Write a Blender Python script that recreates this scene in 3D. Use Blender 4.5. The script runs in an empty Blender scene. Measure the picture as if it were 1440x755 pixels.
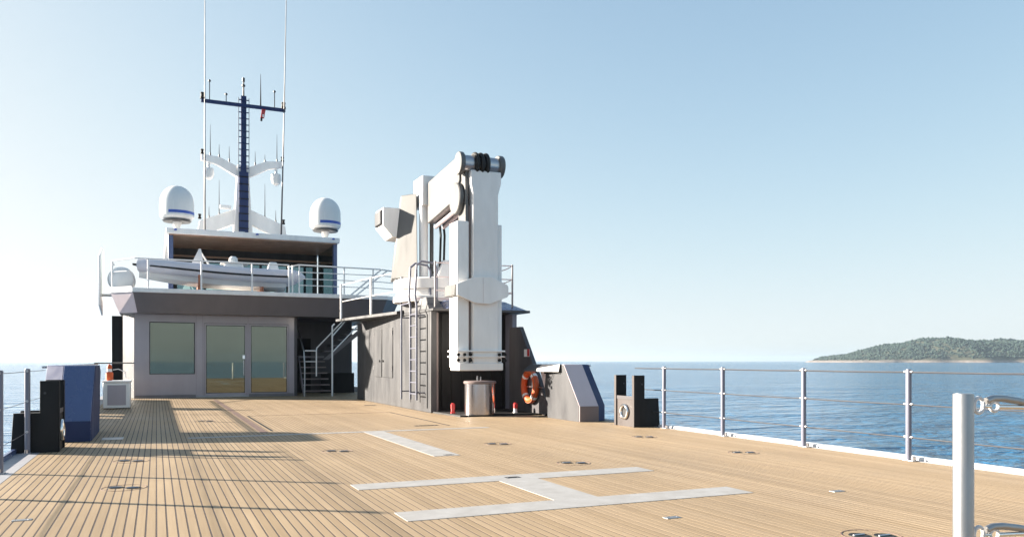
import bpy, bmesh, math, random
from mathutils import Vector, Matrix
random.seed(7)
R = math.radians
scn = bpy.context.scene
COL = scn.collection

# ------------------------------------------------------------------ camera
TH = math.atan(500 / 1131.0)
cam_d = bpy.data.cameras.new("camera"); cam = bpy.data.objects.new("camera", cam_d); COL.objects.link(cam)
cam_d.sensor_width = 36.0; cam_d.lens = 1131 / 1440 * 36
cam_d.shift_y = 130 / 1440
cam_d.clip_start = 0.05; cam_d.clip_end = 60000
cam.location = (0, 0, 1.2); cam.rotation_euler = (R(90), 0, -TH)
scn.camera = cam

# ------------------------------------------------------------------ sky, sun, exposure
SUN_EL = 16.0
to_sun = Vector((-0.829, 0.559, 0)).normalized()
SUN_AZ = math.atan2(to_sun.x, to_sun.y)
w = bpy.data.worlds.new("World"); scn.world = w; w.use_nodes = True
nt = w.node_tree; nt.nodes.clear()
sky = nt.nodes.new("ShaderNodeTexSky"); sky.sky_type = 'NISHITA'; sky.sun_disc = False
sky.sun_elevation = R(SUN_EL); sky.sun_rotation = SUN_AZ
sky.altitude = 0; sky.air_density = 0.5; sky.dust_density = 1.0; sky.ozone_density = 1.0
# soft film-like shoulder on the whole sky, so that it pales evenly instead of burning out: 1 - exp(-k * sky)
sep = nt.nodes.new("ShaderNodeSeparateColor"); comb = nt.nodes.new("ShaderNodeCombineColor")
nt.links.new(sky.outputs[0], sep.inputs[0])
for ch_, k_ in enumerate((0.72, 0.78, 0.73)):
    ex = nt.nodes.new("ShaderNodeMath"); ex.operation = 'MULTIPLY'; ex.inputs[1].default_value = -k_
    pw = nt.nodes.new("ShaderNodeMath"); pw.operation = 'POWER'; pw.inputs[0].default_value = math.e
    sb = nt.nodes.new("ShaderNodeMath"); sb.operation = 'SUBTRACT'; sb.inputs[0].default_value = 1.0
    nt.links.new(sep.outputs[ch_], ex.inputs[0]); nt.links.new(ex.outputs[0], pw.inputs[1]); nt.links.new(pw.outputs[0], sb.inputs[1])
    nt.links.new(sb.outputs[0], comb.inputs[ch_])
sc2 = nt.nodes.new("ShaderNodeVectorMath"); sc2.operation = 'SCALE'; sc2.inputs["Scale"].default_value = 2.0
nt.links.new(comb.outputs[0], sc2.inputs[0])
bg = nt.nodes.new("ShaderNodeBackground"); bg.inputs[1].default_value = 0.109
wo = nt.nodes.new("ShaderNodeOutputWorld")
nt.links.new(sc2.outputs[0], bg.inputs[0]); nt.links.new(bg.outputs[0], wo.inputs[0])
sl = bpy.data.lights.new("sun", 'SUN'); sl.energy = 5.0; sl.angle = R(0.9); sl.color = (1.0, 0.90, 0.77)
so = bpy.data.objects.new("sun", sl); COL.objects.link(so)
ld = -(to_sun * math.cos(R(SUN_EL)) + Vector((0, 0, math.sin(R(SUN_EL)))))
so.rotation_euler = ld.to_track_quat('-Z', 'Y').to_euler(); so.location = (-20, 30, 30)
vs = scn.view_settings
vs.view_transform = 'Standard'; vs.look = 'None'; vs.gamma = 1.0; vs.use_curve_mapping = False
vs.exposure = 2.15

# ------------------------------------------------------------------ materials
def newmat(name):
    m = bpy.data.materials.new(name); m.use_nodes = True
    n = m.node_tree; b = n.nodes["Principled BSDF"]
    return m, n, b
def noise(n, scale, detail=4, rough=0.55, vec=None, dist=0.0):
    t = n.nodes.new("ShaderNodeTexNoise"); t.inputs["Scale"].default_value = scale
    t.inputs["Detail"].default_value = detail; t.inputs["Roughness"].default_value = rough
    t.inputs["Distortion"].default_value = dist
    if vec is not None: n.links.new(vec, t.inputs["Vector"])
    return t
def ramp(n, src, p0, c0, p1, c1):
    r = n.nodes.new("ShaderNodeValToRGB")
    r.color_ramp.elements[0].position = p0; r.color_ramp.elements[0].color = c0
    r.color_ramp.elements[1].position = p1; r.color_ramp.elements[1].color = c1
    n.links.new(src, r.inputs[0]); return r
def rgba(c, k=1.0): return (c[0] * k, c[1] * k, c[2] * k, 1)
def mapping(n, scale, src="Object"):
    tc = n.nodes.new("ShaderNodeTexCoord"); mp = n.nodes.new("ShaderNodeMapping")
    mp.inputs["Scale"].default_value = scale; n.links.new(tc.outputs[src], mp.inputs[0]); return mp.outputs[0]
def paint(name, col, rough=0.4, metal=0.0, var=0.12, scale=3.0, bump=0.02, bscale=40, coat=0.0, streak=True):
    """painted or metal surface with faint grime, streaks and uneven gloss"""
    m, n, b = newmat(name)
    v = mapping(n, (1, 1, 0.25 if streak else 1))
    t = noise(n, scale, 6, 0.6, v)
    r = ramp(n, t.outputs[0], 0.3, rgba(col, 1 - var), 0.68, rgba(col, 1 + var * 0.4))
    n.links.new(r.outputs[0], b.inputs["Base Color"])
    rr = ramp(n, t.outputs[0], 0.3, (rough * 1.35,) * 3 + (1,), 0.7, (rough * 0.85,) * 3 + (1,))
    n.links.new(rr.outputs[0], b.inputs["Roughness"])
    b.inputs["Metallic"].default_value = metal
    if coat: b.inputs["Coat Weight"].default_value = coat; b.inputs["Coat Roughness"].default_value = 0.1
    if bump:
        v2 = mapping(n, (1, 1, 1)); t2 = noise(n, bscale, 3, 0.5, v2)
        bp = n.nodes.new("ShaderNodeBump"); bp.inputs["Strength"].default_value = bump * 4; bp.inputs["Distance"].default_value = 0.004
        n.links.new(t2.outputs[0], bp.inputs["Height"]); n.links.new(bp.outputs[0], b.inputs["Normal"])
    return m

M = {}
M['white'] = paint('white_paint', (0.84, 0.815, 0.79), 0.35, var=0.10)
M['white_gloss'] = paint('white_gelcoat', (0.72, 0.715, 0.705), 0.22, var=0.06)
M['crane_dim'] = paint('crane_white_sun_dimmed', (0.110, 0.108, 0.106), 0.38, var=0.13)  # white of sun-facing crane parts, darkened in colour against the full sun
M['mauve'] = paint('mauve_grey_paint', (0.36, 0.33, 0.36), 0.12, var=0.07, bump=0.006, bscale=6)
M['fascia'] = paint('dark_grey_paint', (0.17, 0.155, 0.165), 0.35, var=0.08)
M['grey_dim'] = paint('grey_paint_dimmed', (0.046, 0.047, 0.052), 0.40, var=0.05)  # grey of sunlit faces, darkened in colour to temper the sun
M['grey_lift'] = paint('grey_paint_lifted', (0.58, 0.48, 0.49), 0.35, var=0.08)  # grey raised in colour to brighten shaded locker front and fascia corner
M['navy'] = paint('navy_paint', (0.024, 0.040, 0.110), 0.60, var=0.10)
M['bluegrey'] = paint('slate_blue_paint_sky_tint', (0.070, 0.100, 0.205), 0.25, var=0.08)  # on left locker and roof coaming this blue stands for reflected sky
M['black'] = paint('black_paint', (0.013, 0.013, 0.014), 0.55, var=0.2)
M['postgrey'] = paint('post_grey_paint', (0.15, 0.155, 0.20), 0.28, var=0.08)
M['slate'] = paint('slate_paint', (0.085, 0.08, 0.085), 0.4, var=0.1)
for k_ in ('black', 'slate', 'navy'): M[k_].node_tree.nodes['Principled BSDF'].inputs['Specular IOR Level'].default_value = 0.25
M['brown'] = paint('brown_grey_paint', (0.20, 0.155, 0.15), 0.4, var=0.1)
M['rubber'] = paint('black_rubber', (0.012, 0.012, 0.012), 0.6, var=0.2)
M['steel'] = paint('brushed_steel', (0.50, 0.49, 0.50), 0.30, metal=1.0, var=0.1, streak=False)
M['satin'] = paint('satin_anodised', (0.36, 0.365, 0.375), 0.42, metal=1.0, var=0.05, streak=False)
M['chrome'] = paint('polished_steel', (0.74, 0.73, 0.72), 0.07, metal=1.0, var=0.03, bump=0.0)
M['drumsteel'] = paint('worn_steel', (0.50, 0.46, 0.46), 0.17, metal=1.0, var=0.12)
M['darkbrown'] = paint('dark_brown_paint', (0.045, 0.034, 0.032), 0.45)
M['hook'] = paint('steel_sun_glare', (0.60, 0.60, 0.61), 0.4, metal=0.0, var=0.04, bump=0)  # pale non-metal colour paints sun highlights onto the steel fittings
M['wire'] = paint('steel_wire', (0.035, 0.037, 0.045), 0.45, var=0.1)
M['orange'] = paint('orange_vinyl', (0.62, 0.10, 0.02), 0.45, var=0.12)
M['red'] = paint('red_paint', (0.50, 0.03, 0.03), 0.35)
M['tube'] = paint('grey_hypalon', (0.56, 0.55, 0.60), 0.45, var=0.06)
M['strap'] = paint('rust_strap', (0.35, 0.12, 0.06), 0.6)
M['mark'] = paint('deck_marking_paint', (0.345, 0.335, 0.325), 0.6, var=0.20, scale=5, streak=False)
M['caulk'] = paint('black_caulk', (0.05, 0.035, 0.032), 0.7, streak=False)
M['margin'] = paint('grey_waterway', (0.33, 0.33, 0.35), 0.5)
M['soffit'] = paint('brown_soffit', (0.40, 0.24, 0.16), 0.35, var=0.2)  # brown tone for soffit and lintel trim
M['dark'] = paint('dark_interior', (0.03, 0.03, 0.03), 0.5)
M['stripe'] = paint('blue_stripe_paint', (0.03, 0.09, 0.42), 0.35)
M['brownseam'] = paint('dark_wood_margin', (0.16, 0.10, 0.08), 0.55)

def glass(name, col, rough=0.02):
    m, n, b = newmat(name)
    v = mapping(n, (1, 1, 1)); t = noise(n, 0.5, 2, 0.5, v)
    r = ramp(n, t.outputs[0], 0.3, rgba(col, 0.92), 0.7, rgba(col, 1.06))
    n.links.new(r.outputs[0], b.inputs["Base Color"])
    b.inputs["Metallic"].default_value = 1.0; b.inputs["Roughness"].default_value = rough
    bp = n.nodes.new("ShaderNodeBump"); bp.inputs["Strength"].default_value = 0.02; bp.inputs["Distance"].default_value = 0.01
    t2 = noise(n, 1.2, 1, 0.5, v); n.links.new(t2.outputs[0], bp.inputs["Height"]); n.links.new(bp.outputs[0], b.inputs["Normal"])
    return m
M['glass'] = glass('solar_coated_glass', (0.165, 0.18, 0.15))
M['glass_teal'] = glass('teal_bridge_glass', (0.14, 0.22, 0.24))
M['glass_pale'] = glass('pale_side_glass', (0.42, 0.52, 0.52))

def teak():
    m, n, b = newmat('teak_plank')
    oi = n.nodes.new("ShaderNodeObjectInfo")
    tc = n.nodes.new("ShaderNodeTexCoord")
    add = n.nodes.new("ShaderNodeVectorMath"); add.operation = 'MULTIPLY_ADD'
    cmb = n.nodes.new("ShaderNodeCombineXYZ")
    for i in range(3): n.links.new(oi.outputs["Random"], cmb.inputs[i])
    add.inputs[1].default_value = (37, 91, 13)
    n.links.new(cmb.outputs[0], add.inputs[0]); n.links.new(tc.outputs["Object"], add.inputs[2])
    mp = n.nodes.new("ShaderNodeMapping"); mp.inputs["Scale"].default_value = (40, 1.1, 20); n.links.new(add.outputs[0], mp.inputs[0])
    g = noise(n, 1.0, 6, 0.65, mp.outputs[0], 0.6)
    mp2 = n.nodes.new("ShaderNodeMapping"); mp2.inputs["Scale"].default_value = (0.5, 0.35, 1); n.links.new(add.outputs[0], mp2.inputs[0])
    s = noise(n, 1.0, 3, 0.5, mp2.outputs[0])
    geo = n.nodes.new("ShaderNodeNewGeometry")
    st = noise(n, 0.45, 5, 0.6, geo.outputs["Position"])
    c1 = ramp(n, oi.outputs["Random"], 0.0, (0.315, 0.230, 0.138, 1), 1.0, (0.375, 0.280, 0.178, 1))
    def mul(a, bsock, f):
        x = n.nodes.new("ShaderNodeMix"); x.data_type = 'RGBA'; x.blend_type = 'MULTIPLY'
        x.inputs[0].default_value = f; n.links.new(a, x.inputs[6]); n.links.new(bsock, x.inputs[7]); return x.outputs[2]
    gr = ramp(n, g.outputs[0], 0.3, (0.84, 0.80, 0.76, 1), 0.7, (1.04, 1.03, 1.02, 1))
    sr = ramp(n, s.outputs[0], 0.3, (0.90, 0.89, 0.88, 1), 0.7, (1.05, 1.05, 1.04, 1))
    wr = ramp(n, st.outputs[0], 0.35, (0.91, 0.905, 0.90, 1), 0.62, (1.03, 1.03, 1.03, 1))
    o = mul(c1.outputs[0], gr.outputs[0], 0.7); o = mul(o, sr.outputs[0], 0.8); o = mul(o, wr.outputs[0], 0.8)
    n.links.new(o, b.inputs["Base Color"])
    rr = ramp(n, st.outputs[0], 0.3, (0.50,) * 3 + (1,), 0.7, (0.68,) * 3 + (1,)); n.links.new(rr.outputs[0], b.inputs["Roughness"])
    b.inputs["Specular IOR Level"].default_value = 0.35
    bp = n.nodes.new("ShaderNodeBump"); bp.inputs["Strength"].default_value = 0.25; bp.inputs["Distance"].default_value = 0.002
    n.links.new(g.outputs[0], bp.inputs["Height"]); n.links.new(bp.outputs[0], b.inputs["Normal"])
    return m
M['teak'] = teak()

def sea_mat():
    m, n, b = newmat('sea_water')
    b.inputs["Base Color"].default_value = (0.026, 0.135, 0.27, 1)
    b.inputs["Roughness"].default_value = 0.08; b.inputs["IOR"].default_value = 1.33
    geo = n.nodes.new("ShaderNodeNewGeometry")
    def wv(sx, sy, rot, sc, det):
        mp = n.nodes.new("ShaderNodeMapping"); mp.inputs["Scale"].default_value = (sx, sy, 1); mp.inputs["Rotation"].default_value = (0, 0, R(rot))
        n.links.new(geo.outputs["Position"], mp.inputs[0]); return noise(n, sc, det, 0.55, mp.outputs[0], 0.4)
    a = wv(0.5, 1, 25, 1.1, 5); c = wv(0.35, 1, 40, 0.28, 4); d = wv(0.4, 1, 10, 0.05, 3)
    h = None
    for t, k in ((a, 0.8), (c, 2.2), (d, 3.0)):
        mm = n.nodes.new("ShaderNodeMath"); mm.operation = 'MULTIPLY_ADD'; mm.inputs[1].default_value = k
        n.links.new(t.outputs[0], mm.inputs[0])
        if h is None: mm.inputs[2].default_value = 0
        else: n.links.new(h, mm.inputs[2])
        h = mm.outputs[0]
    bp = n.nodes.new("ShaderNodeBump"); bp.inputs["Strength"].default_value = 0.9; bp.inputs["Distance"].default_value = 1.0
    n.links.new(h, bp.inputs["Height"]); n.links.new(bp.outputs[0], b.inputs["Normal"])
    return m
M['sea'] = sea_mat()

# ------------------------------------------------------------------ mesh helpers
class MB:
    def __init__(s): s.v = []; s.f = []
    def _add(s, vs, fs):
        k = len(s.v); s.v += [tuple(p) for p in vs]; s.f += [tuple(i + k for i in f) for f in fs]; return s
    def box(s, x0, x1, y0, y1, z0, z1):
        return s._add([(x0, y0, z0), (x1, y0, z0), (x1, y1, z0), (x0, y1, z0), (x0, y0, z1), (x1, y0, z1), (x1, y1, z1), (x0, y1, z1)],
                      [(0, 3, 2, 1), (4, 5, 6, 7), (0, 1, 5, 4), (1, 2, 6, 5), (2, 3, 7, 6), (3, 0, 4, 7)])
    def prism(s, poly, axis, a, b):
        """polygon extruded along an axis: 'z' polygon is (x,y), 'y' polygon is (x,z), 'x' polygon is (y,z)"""
        def P(p, t): return {'z': (p[0], p[1], t), 'y': (p[0], t, p[1]), 'x': (t, p[0], p[1])}[axis]
        n = len(poly)
        return s._add([P(p, a) for p in poly] + [P(p, b) for p in poly],
                      [tuple(range(n - 1, -1, -1)), tuple(range(n, 2 * n))] + [(i, (i + 1) % n, n + (i + 1) % n, n + i) for i in range(n)])
    def hexa(s, p): return s._add(p, [(0, 3, 2, 1), (4, 5, 6, 7), (0, 1, 5, 4), (1, 2, 6, 5), (2, 3, 7, 6), (3, 0, 4, 7)])
    def path(s, pts, r, n=8, closed=False, r1=None):
        pts = [Vector(p) for p in pts]; N = len(pts); rings = []
        prev = None
        for i, p in enumerate(pts):
            if closed: t = (pts[(i + 1) % N] - pts[i - 1])
            elif i == 0: t = pts[1] - p
            elif i == N - 1: t = p - pts[i - 1]
            else: t = (pts[i + 1] - p).normalized() + (p - pts[i - 1]).normalized()
            t.normalize()
            if prev is None:
                u = t.cross(Vector((0, 0, 1)))
                if u.length < 1e-3: u = t.cross(Vector((1, 0, 0)))
            else: u = prev - t * prev.dot(t)
            u.normalize(); prev = u; wv = t.cross(u)
            k = 1.0
            if not closed and 0 < i < N - 1:
                ca = (pts[i + 1] - p).normalized().dot((p - pts[i - 1]).normalized()); k = min(1.6, 1 / max(0.3, math.sqrt((1 + ca) / 2)))
            rr = r if r1 is None else r + (r1 - r) * i / (N - 1)
            rings.append([p + (u * math.cos(a) + wv * math.sin(a)) * rr for a in [2 * math.pi * j / n for j in range(n)]])
        vs = [q for ring in rings for q in ring]; fs = []
        for i in range(N if closed else N - 1):
            a, b = i * n, ((i + 1) % N) * n
            for j in range(n): fs.append((a + j, a + (j + 1) % n, b + (j + 1) % n, b + j))
        if not closed: fs += [tuple(range(n - 1, -1, -1)), tuple(range((N - 1) * n, N * n))]
        return s._add(vs, fs)
    def tube(s, a, b, r, n=10, r1=None): return s.path([a, b], r, n, r1=r1)
    def lathe(s, prof, c, n=24, axis='z', a0=0, a1=360):
        full = abs(a1 - a0) >= 360; k = n if full else n + 1; vs = []; fs = []
        for (r, h) in prof:
            for j in range(k):
                a = R(a0 + (a1 - a0) * j / n); x, y = r * math.cos(a), r * math.sin(a)
                q = {'z': (x, y, h), 'x': (h, x, y), 'y': (y, h, x)}[axis]
                vs.append((c[0] + q[0], c[1] + q[1], c[2] + q[2]))
        for i in range(len(prof) - 1):
            for j in range(n):
                a, b = i * k + j, i * k + (j + 1) % k
                fs.append((a, b, b + k, a + k))
        if full: fs += [tuple(range(k - 1, -1, -1)), tuple(range((len(prof) - 1) * k, len(prof) * k))]
        return s._add(vs, fs)
    def torus(s, c, rad, r, axis='z', n=28, m=10, a0=0, a1=360):
        full = abs(a1 - a0) >= 360; cnt = n if full else n + 1; pts = []
        for j in range(cnt):
            a = R(a0 + (a1 - a0) * j / n); x, y = rad * math.cos(a), rad * math.sin(a)
            q = {'z': (x, y, 0), 'x': (0, x, y), 'y': (x, 0, y)}[axis]
            pts.append((c[0] + q[0], c[1] + q[1], c[2] + q[2]))
        return s.path(pts, r, m, closed=full)
    def build(s, name, mat, parent=None, bevel=0.0, smooth=True, origin=None, seg=2):
        o_ = ORG[parent.name] if parent is not None else (origin or (0, 0, 0))
        me = bpy.data.meshes.new(name)
        me.from_pydata([(x - o_[0], y - o_[1], z - o_[2]) for x, y, z in s.v], [], s.f)
        bm = bmesh.new(); bm.from_mesh(me); bmesh.ops.recalc_face_normals(bm, faces=bm.faces); bm.to_mesh(me); bm.free()
        if smooth:
            me.shade_smooth(); me.set_sharp_from_angle(angle=R(35))
        me.materials.append(M[mat] if isinstance(mat, str) else mat)
        ob = bpy.data.objects.new(name, me); COL.objects.link(ob)
        if parent is not None: ob.parent = parent
        else: ob.location = o_
        ORG[ob.name] = o_
        if bevel:
            bv = ob.modifiers.new("edge", 'BEVEL'); bv.width = bevel; bv.segments = seg; bv.limit_method = 'ANGLE'; bv.angle_limit = R(35)
        return ob
ORG = {}
def tag(o, label=None, cat=None, group=None, kind=None):
    if label: o["label"] = label
    if cat: o["category"] = cat
    if group: o["group"] = group
    if kind: o["kind"] = kind
    return o
def thing(name, loc, label, cat, group=None):
    o = bpy.data.objects.new(name, None); COL.objects.link(o); o.location = loc; o.empty_display_size = 0.2
    ORG[o.name] = tuple(loc); return tag(o, label, cat, group)
def copy_tree(o, parent=None):
    c = o.copy(); COL.objects.link(c); c.parent = parent; ORG[c.name] = ORG[o.name]
    for ch in list(o.children): copy_tree(ch, c)
    return c
def mirror_tree(o, xc, matmap=None):
    """a copy of a thing mirrored about the ship's centreline, with its own meshes"""
    loc = ORG[o.name]; nl = (2 * xc - loc[0], loc[1], loc[2])
    def rec(src, parent):
        c = src.copy(); COL.objects.link(c); c.parent = parent
        if src.data:
            me = src.data.copy(); me.transform(Matrix.Scale(-1, 4, (1, 0, 0))); me.flip_normals(); c.data = me
            if matmap:
                for i, mm in enumerate(me.materials):
                    if mm.name in matmap: me.materials[i] = M[matmap[mm.name]]
        ORG[c.name] = nl
        for ch in list(src.children): rec(ch, c)
        return c
    c = rec(o, None); c.location = nl; return c

XC = 3.36                      # the ship's centreline
ZS = -3.2                      # sea level

# ================================================================== SETTING
# ---- sea
s = MB(); n_ = 64; rings = [0, 60, 250, 1000, 4000, 14000]
for r_ in rings[1:]:
    for j in range(n_):
        a = 2 * math.pi * j / n_; s.v.append((r_ * math.cos(a), r_ * math.sin(a), ZS))
s.v.append((0, 0, ZS)); c_ = len(s.v) - 1
for j in range(n_): s.f.append((c_, j, (j + 1) % n_))
for i in range(len(rings) - 2):
    for j in range(n_): s.f.append((i * n_ + j, i * n_ + (j + 1) % n_, (i + 1) * n_ + (j + 1) % n_, (i + 1) * n_ + j))
tag(s.build('sea', 'sea', smooth=False), kind='structure')

# ---- far island: terrain, rocky shore and a wood on it
RT = Vector((math.cos(TH), -math.sin(TH), 0)); FD = Vector((math.sin(TH), math.cos(TH), 0))
def interp(tab, x):
    if x <= tab[0][0]: return tab[0][1]
    for (a, b), (c, d) in zip(tab, tab[1:]):
        if x <= c:
            t = (x - a) / (c - a); t = t * t * (3 - 2 * t) * 0.5 + t * 0.5; return b + (d - b) * t
    return tab[-1][1]
def vnoise(x, y, seed=0):
    def h(i, j): 
        k = (i * 374761393 + j * 668265263 + seed * 974711) & 0x7fffffff; k = (k ^ (k >> 13)) * 1274126177 & 0x7fffffff
        return ((k ^ (k >> 16)) & 0xffff) / 65535.0
    i, j = math.floor(x), math.floor(y); u, v = x - i, y - j; u = u * u * (3 - 2 * u); v = v * v * (3 - 2 * v)
    return (h(i, j) * (1 - u) + h(i + 1, j) * u) * (1 - v) + (h(i, j + 1) * (1 - u) + h(i + 1, j + 1) * u) * v
def land_mat():
    m, n, b = newmat('island_ground')
    geo = n.nodes.new("ShaderNodeNewGeometry"); sx = n.nodes.new("ShaderNodeSeparateXYZ"); n.links.new(geo.outputs["Position"], sx.inputs[0])
    t = noise(n, 0.06, 6, 0.6, geo.outputs["Position"])
    rock = ramp(n, t.outputs[0], 0.35, (0.14, 0.11, 0.09, 1), 0.65, (0.30, 0.26, 0.23, 1))
    scrub = ramp(n, t.outputs[0], 0.35, (0.035, 0.045, 0.022, 1), 0.65, (0.075, 0.07, 0.042, 1))
    ad = n.nodes.new("ShaderNodeMath"); ad.operation = 'MULTIPLY_ADD'; ad.inputs[1].default_value = 9; n.links.new(t.outputs[0], ad.inputs[0]); n.links.new(sx.outputs[2], ad.inputs[2])
    mr = n.nodes.new("ShaderNodeMapRange"); mr.inputs[1].default_value = 6; mr.inputs[2].default_value = 10; n.links.new(ad.outputs[0], mr.inputs[0])
    x = n.nodes.new("ShaderNodeMix"); x.data_type = 'RGBA'; n.links.new(mr.outputs[0], x.inputs[0]); n.links.new(rock.outputs[0], x.inputs[6]); n.links.new(scrub.outputs[0], x.inputs[7])
    n.links.new(x.outputs[2], b.inputs["Base Color"]); b.inputs["Roughness"].default_value = 0.9
    return m
M['land'] = land_mat()
def leaf_mat():
    m, n, b = newmat('wood_foliage')
    geo = n.nodes.new("ShaderNodeNewGeometry")
    t = noise(n, 0.05, 5, 0.6, geo.outputs["Position"])
    r = ramp(n, t.outputs[0], 0.35, (0.007, 0.022, 0.018, 1), 0.65, (0.032, 0.058, 0.040, 1))
    n.links.new(r.outputs[0], b.inputs["Base Color"]); b.inputs["Roughness"].default_value = 0.85
    return m
M['leaf'] = leaf_mat()
def island(name, d0, prof, depth, seed, ncrown, dens_top, wname, wlabel):
    u0, u1 = prof[0][0], prof[-1][0]
    def hgt(u, v):
        ridge = interp(prof, u); t = v / depth
        base = math.sin(min(1, t * 1.25) * math.pi / 2) if t < 0.8 else math.cos((t - 0.8) / 0.2 * math.pi / 2)
        base = max(0, base) ** 0.8
        nz = (vnoise(u / 60, v / 60, seed) - 0.5) * 0.22 + (vnoise(u / 22, v / 22, seed + 3) - 0.5) * 0.10
        return ridge * max(0, base * (1 + nz)) + (1.5 + 4 * vnoise(u / 9, v / 12, seed + 5)) * min(1, t * 12) * (1 if ridge > 1 else ridge)
    def pos(u, v, z): p = RT * u + FD * (d0 + v + 18 * math.sin(u / 70 + seed) + 9 * math.sin(u / 23)); return (p.x, p.y, ZS - 0.6 + z)
    nu, nv = int((u1 - u0) / 9), 34; s = MB()
    for i in range(nu + 1):
        for j in range(nv + 1):
            u = u0 + (u1 - u0) * i / nu; v = depth * j / nv; s.v.append(pos(u, v, hgt(u, v)))
    for i in range(nu):
        for j in range(nv):
            a = i * (nv + 1) + j; s.f.append((a, a + nv + 1, a + nv + 2, a + 1))
    tag(s.build(name, 'land'), kind='structure')
    # crowns: squashed lumpy blobs, one mass of trees
    bmi = bmesh.new(); bmesh.ops.create_icosphere(bmi, subdivisions=2, radius=1); iv = [v.co.copy() for v in bmi.verts]; jf = [tuple(v.index for v in f.verts) for f in bmi.faces]; bmi.free()
    s = MB(); rnd = random.Random(seed)
    for k in range(ncrown):
        u = rnd.uniform(u0, u1); v = depth * rnd.uniform(0.06, 0.86); h = hgt(u, v)
        if h < 7 + 4 * rnd.random(): continue
        t = h / max(1, interp(prof, u))
        if rnd.random() > dens_top and t < 0.75 and vnoise(u / 35, v / 35, seed + 9) > 0.45: continue
        r = rnd.uniform(2.2, 4.6); c = pos(u, v, h + r * 0.45); kz = rnd.uniform(0.75, 1.2); ph = rnd.random() * 9
        s._add([(c[0] + q.x * r * (1 + 0.3 * math.sin(5 * q.y + ph)), c[1] + q.y * r * (1 + 0.3 * math.sin(4 * q.z + ph)), c[2] + q.z * r * kz * (1 + 0.25 * math.sin(6 * q.x + ph))) for q in iv], jf)
    tag(s.build(wname, 'leaf', smooth=False), wlabel, 'wood', kind='stuff')
island('island', 2400, [(1035, 0), (1075, 4), (1120, 12), (1160, 26), (1228, 44), (1300, 57), (1344, 63), (1436, 71), (1575, 68), (1668, 69), (1800, 68), (2000, 56), (2250, 24), (2450, 0)], 420, 3, 7500, 0.6,
       'island_wood', 'dark green wood covering the long island behind the right rail')
island('headland', 2900, [(1130, 0), (1165, 8), (1200, 17), (1240, 24), (1290, 22), (1350, 16), (1440, 6), (1500, 0)], 200, 11, 900, 0.7,
       'headland_wood', 'low green wood on the small headland left of the island')

# ---- hull and deck
Y_ST, Y_FW = -2.6, 46.0
X_L, X_R = -1.72, 8.56
hullp = [(X_L, Y_ST), (X_R, Y_ST), (X_R, 38), (XC + 3, 46), (XC, 52), (XC - 3, 46), (X_L, 38)]
s = MB(); s.prism(hullp, 'z', ZS - 0.5, -0.045)
tag(s.build('hull', 'navy', smooth=False), kind='structure')
s = MB(); s.box(X_L + 0.02, X_R - 0.02, Y_ST + 0.02, 38, -0.040, -0.0010)
deck = tag(s.build('deck', 'caulk', smooth=False), kind='structure')
PITCH, GAP = 0.070, 0.0120
x0, x1 = -1.40, 8.33
npl = int((x1 - x0) / PITCH)
s = MB(); s.box(-(PITCH - GAP) / 2, (PITCH - GAP) / 2, Y_ST + 0.05, 31.0, -0.035, 0.0)
proto = s.build('plank', 'teak', smooth=False); proto.parent = deck
for i in range(npl):
    o = proto if i == 0 else proto.copy()
    if i: COL.objects.link(o)
    o.location = (x0 + PITCH * (i + 0.5), 0, random.uniform(-0.0002, 0.0003))
s = MB(); s.box(-1.715, x0 + 0.004, Y_ST + 0.05, 31, -0.03, 0.002); s.build('waterway', 'margin', deck)
s = MB(); s.box(x0 + npl * PITCH + 0.002, 8.42, Y_ST + 0.05, 31, -0.03, 0.002); s.build('waterway', 'margin', deck)
s = MB(); s.box(8.42, 8.555, Y_ST + 0.04, 13.2, -0.03, 0.04); s.build('edge_kerb', 'white', deck, bevel=0.015)
s = MB(); s.box(-1.718, -1.66, Y_ST + 0.04, 13.2, -0.03, 0.06); s.build('edge_kerb', 'bluegrey', deck, bevel=0.01)
# painted letter H and the T-shaped guide lines
s = MB()
s.prism([(1.72, 5.82), (4.98, 5.82), (4.98, 6.20), (3.57, 6.20), (3.57, 7.42), (4.98, 7.42), (4.98, 7.77), (1.72, 7.77), (1.72, 7.42), (3.14, 7.42), (3.14, 6.20), (1.72, 6.20)], 'z', -0.004, 0.0035)
s.build('letter_h_marking', 'mark', deck, smooth=False)
s = MB(); s.prism([(3.20, 9.66), (3.55, 9.66), (3.55, 13.42), (3.20, 13.42)], 'z', -0.004, 0.0035); s.build('guide_stripe', 'mark', deck, smooth=False)
s = MB(); s.box(0.45, 5.5, 13.42, 13.58, -0.004, 0.0035); s.build('guide_stripe', 'mark', deck, smooth=False)
# flush hatch seams
def seam(x0, x1, y0, y1, mat='black', nm='hatch_seam', z=0.003):
    s = MB(); s.box(x0, x1, y0, y1, -0.004, z); s.build(nm, mat, deck, smooth=False)
seam(1.60, 1.72, 20.2, 26.6, 'brownseam'); seam(1.60, 1.72, 14.0, 20.0, 'brownseam')
seam(1.80, 1.84, 14.3, 18.4); seam(4.98, 5.02, 14.2, 18.4); seam(1.84, 2.25, 18.36, 18.4); seam(3.9, 4.98, 18.37, 18.4, 'brownseam')
seam(2.25, 3.9, 18.372, 18.392, 'brownseam')

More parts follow.
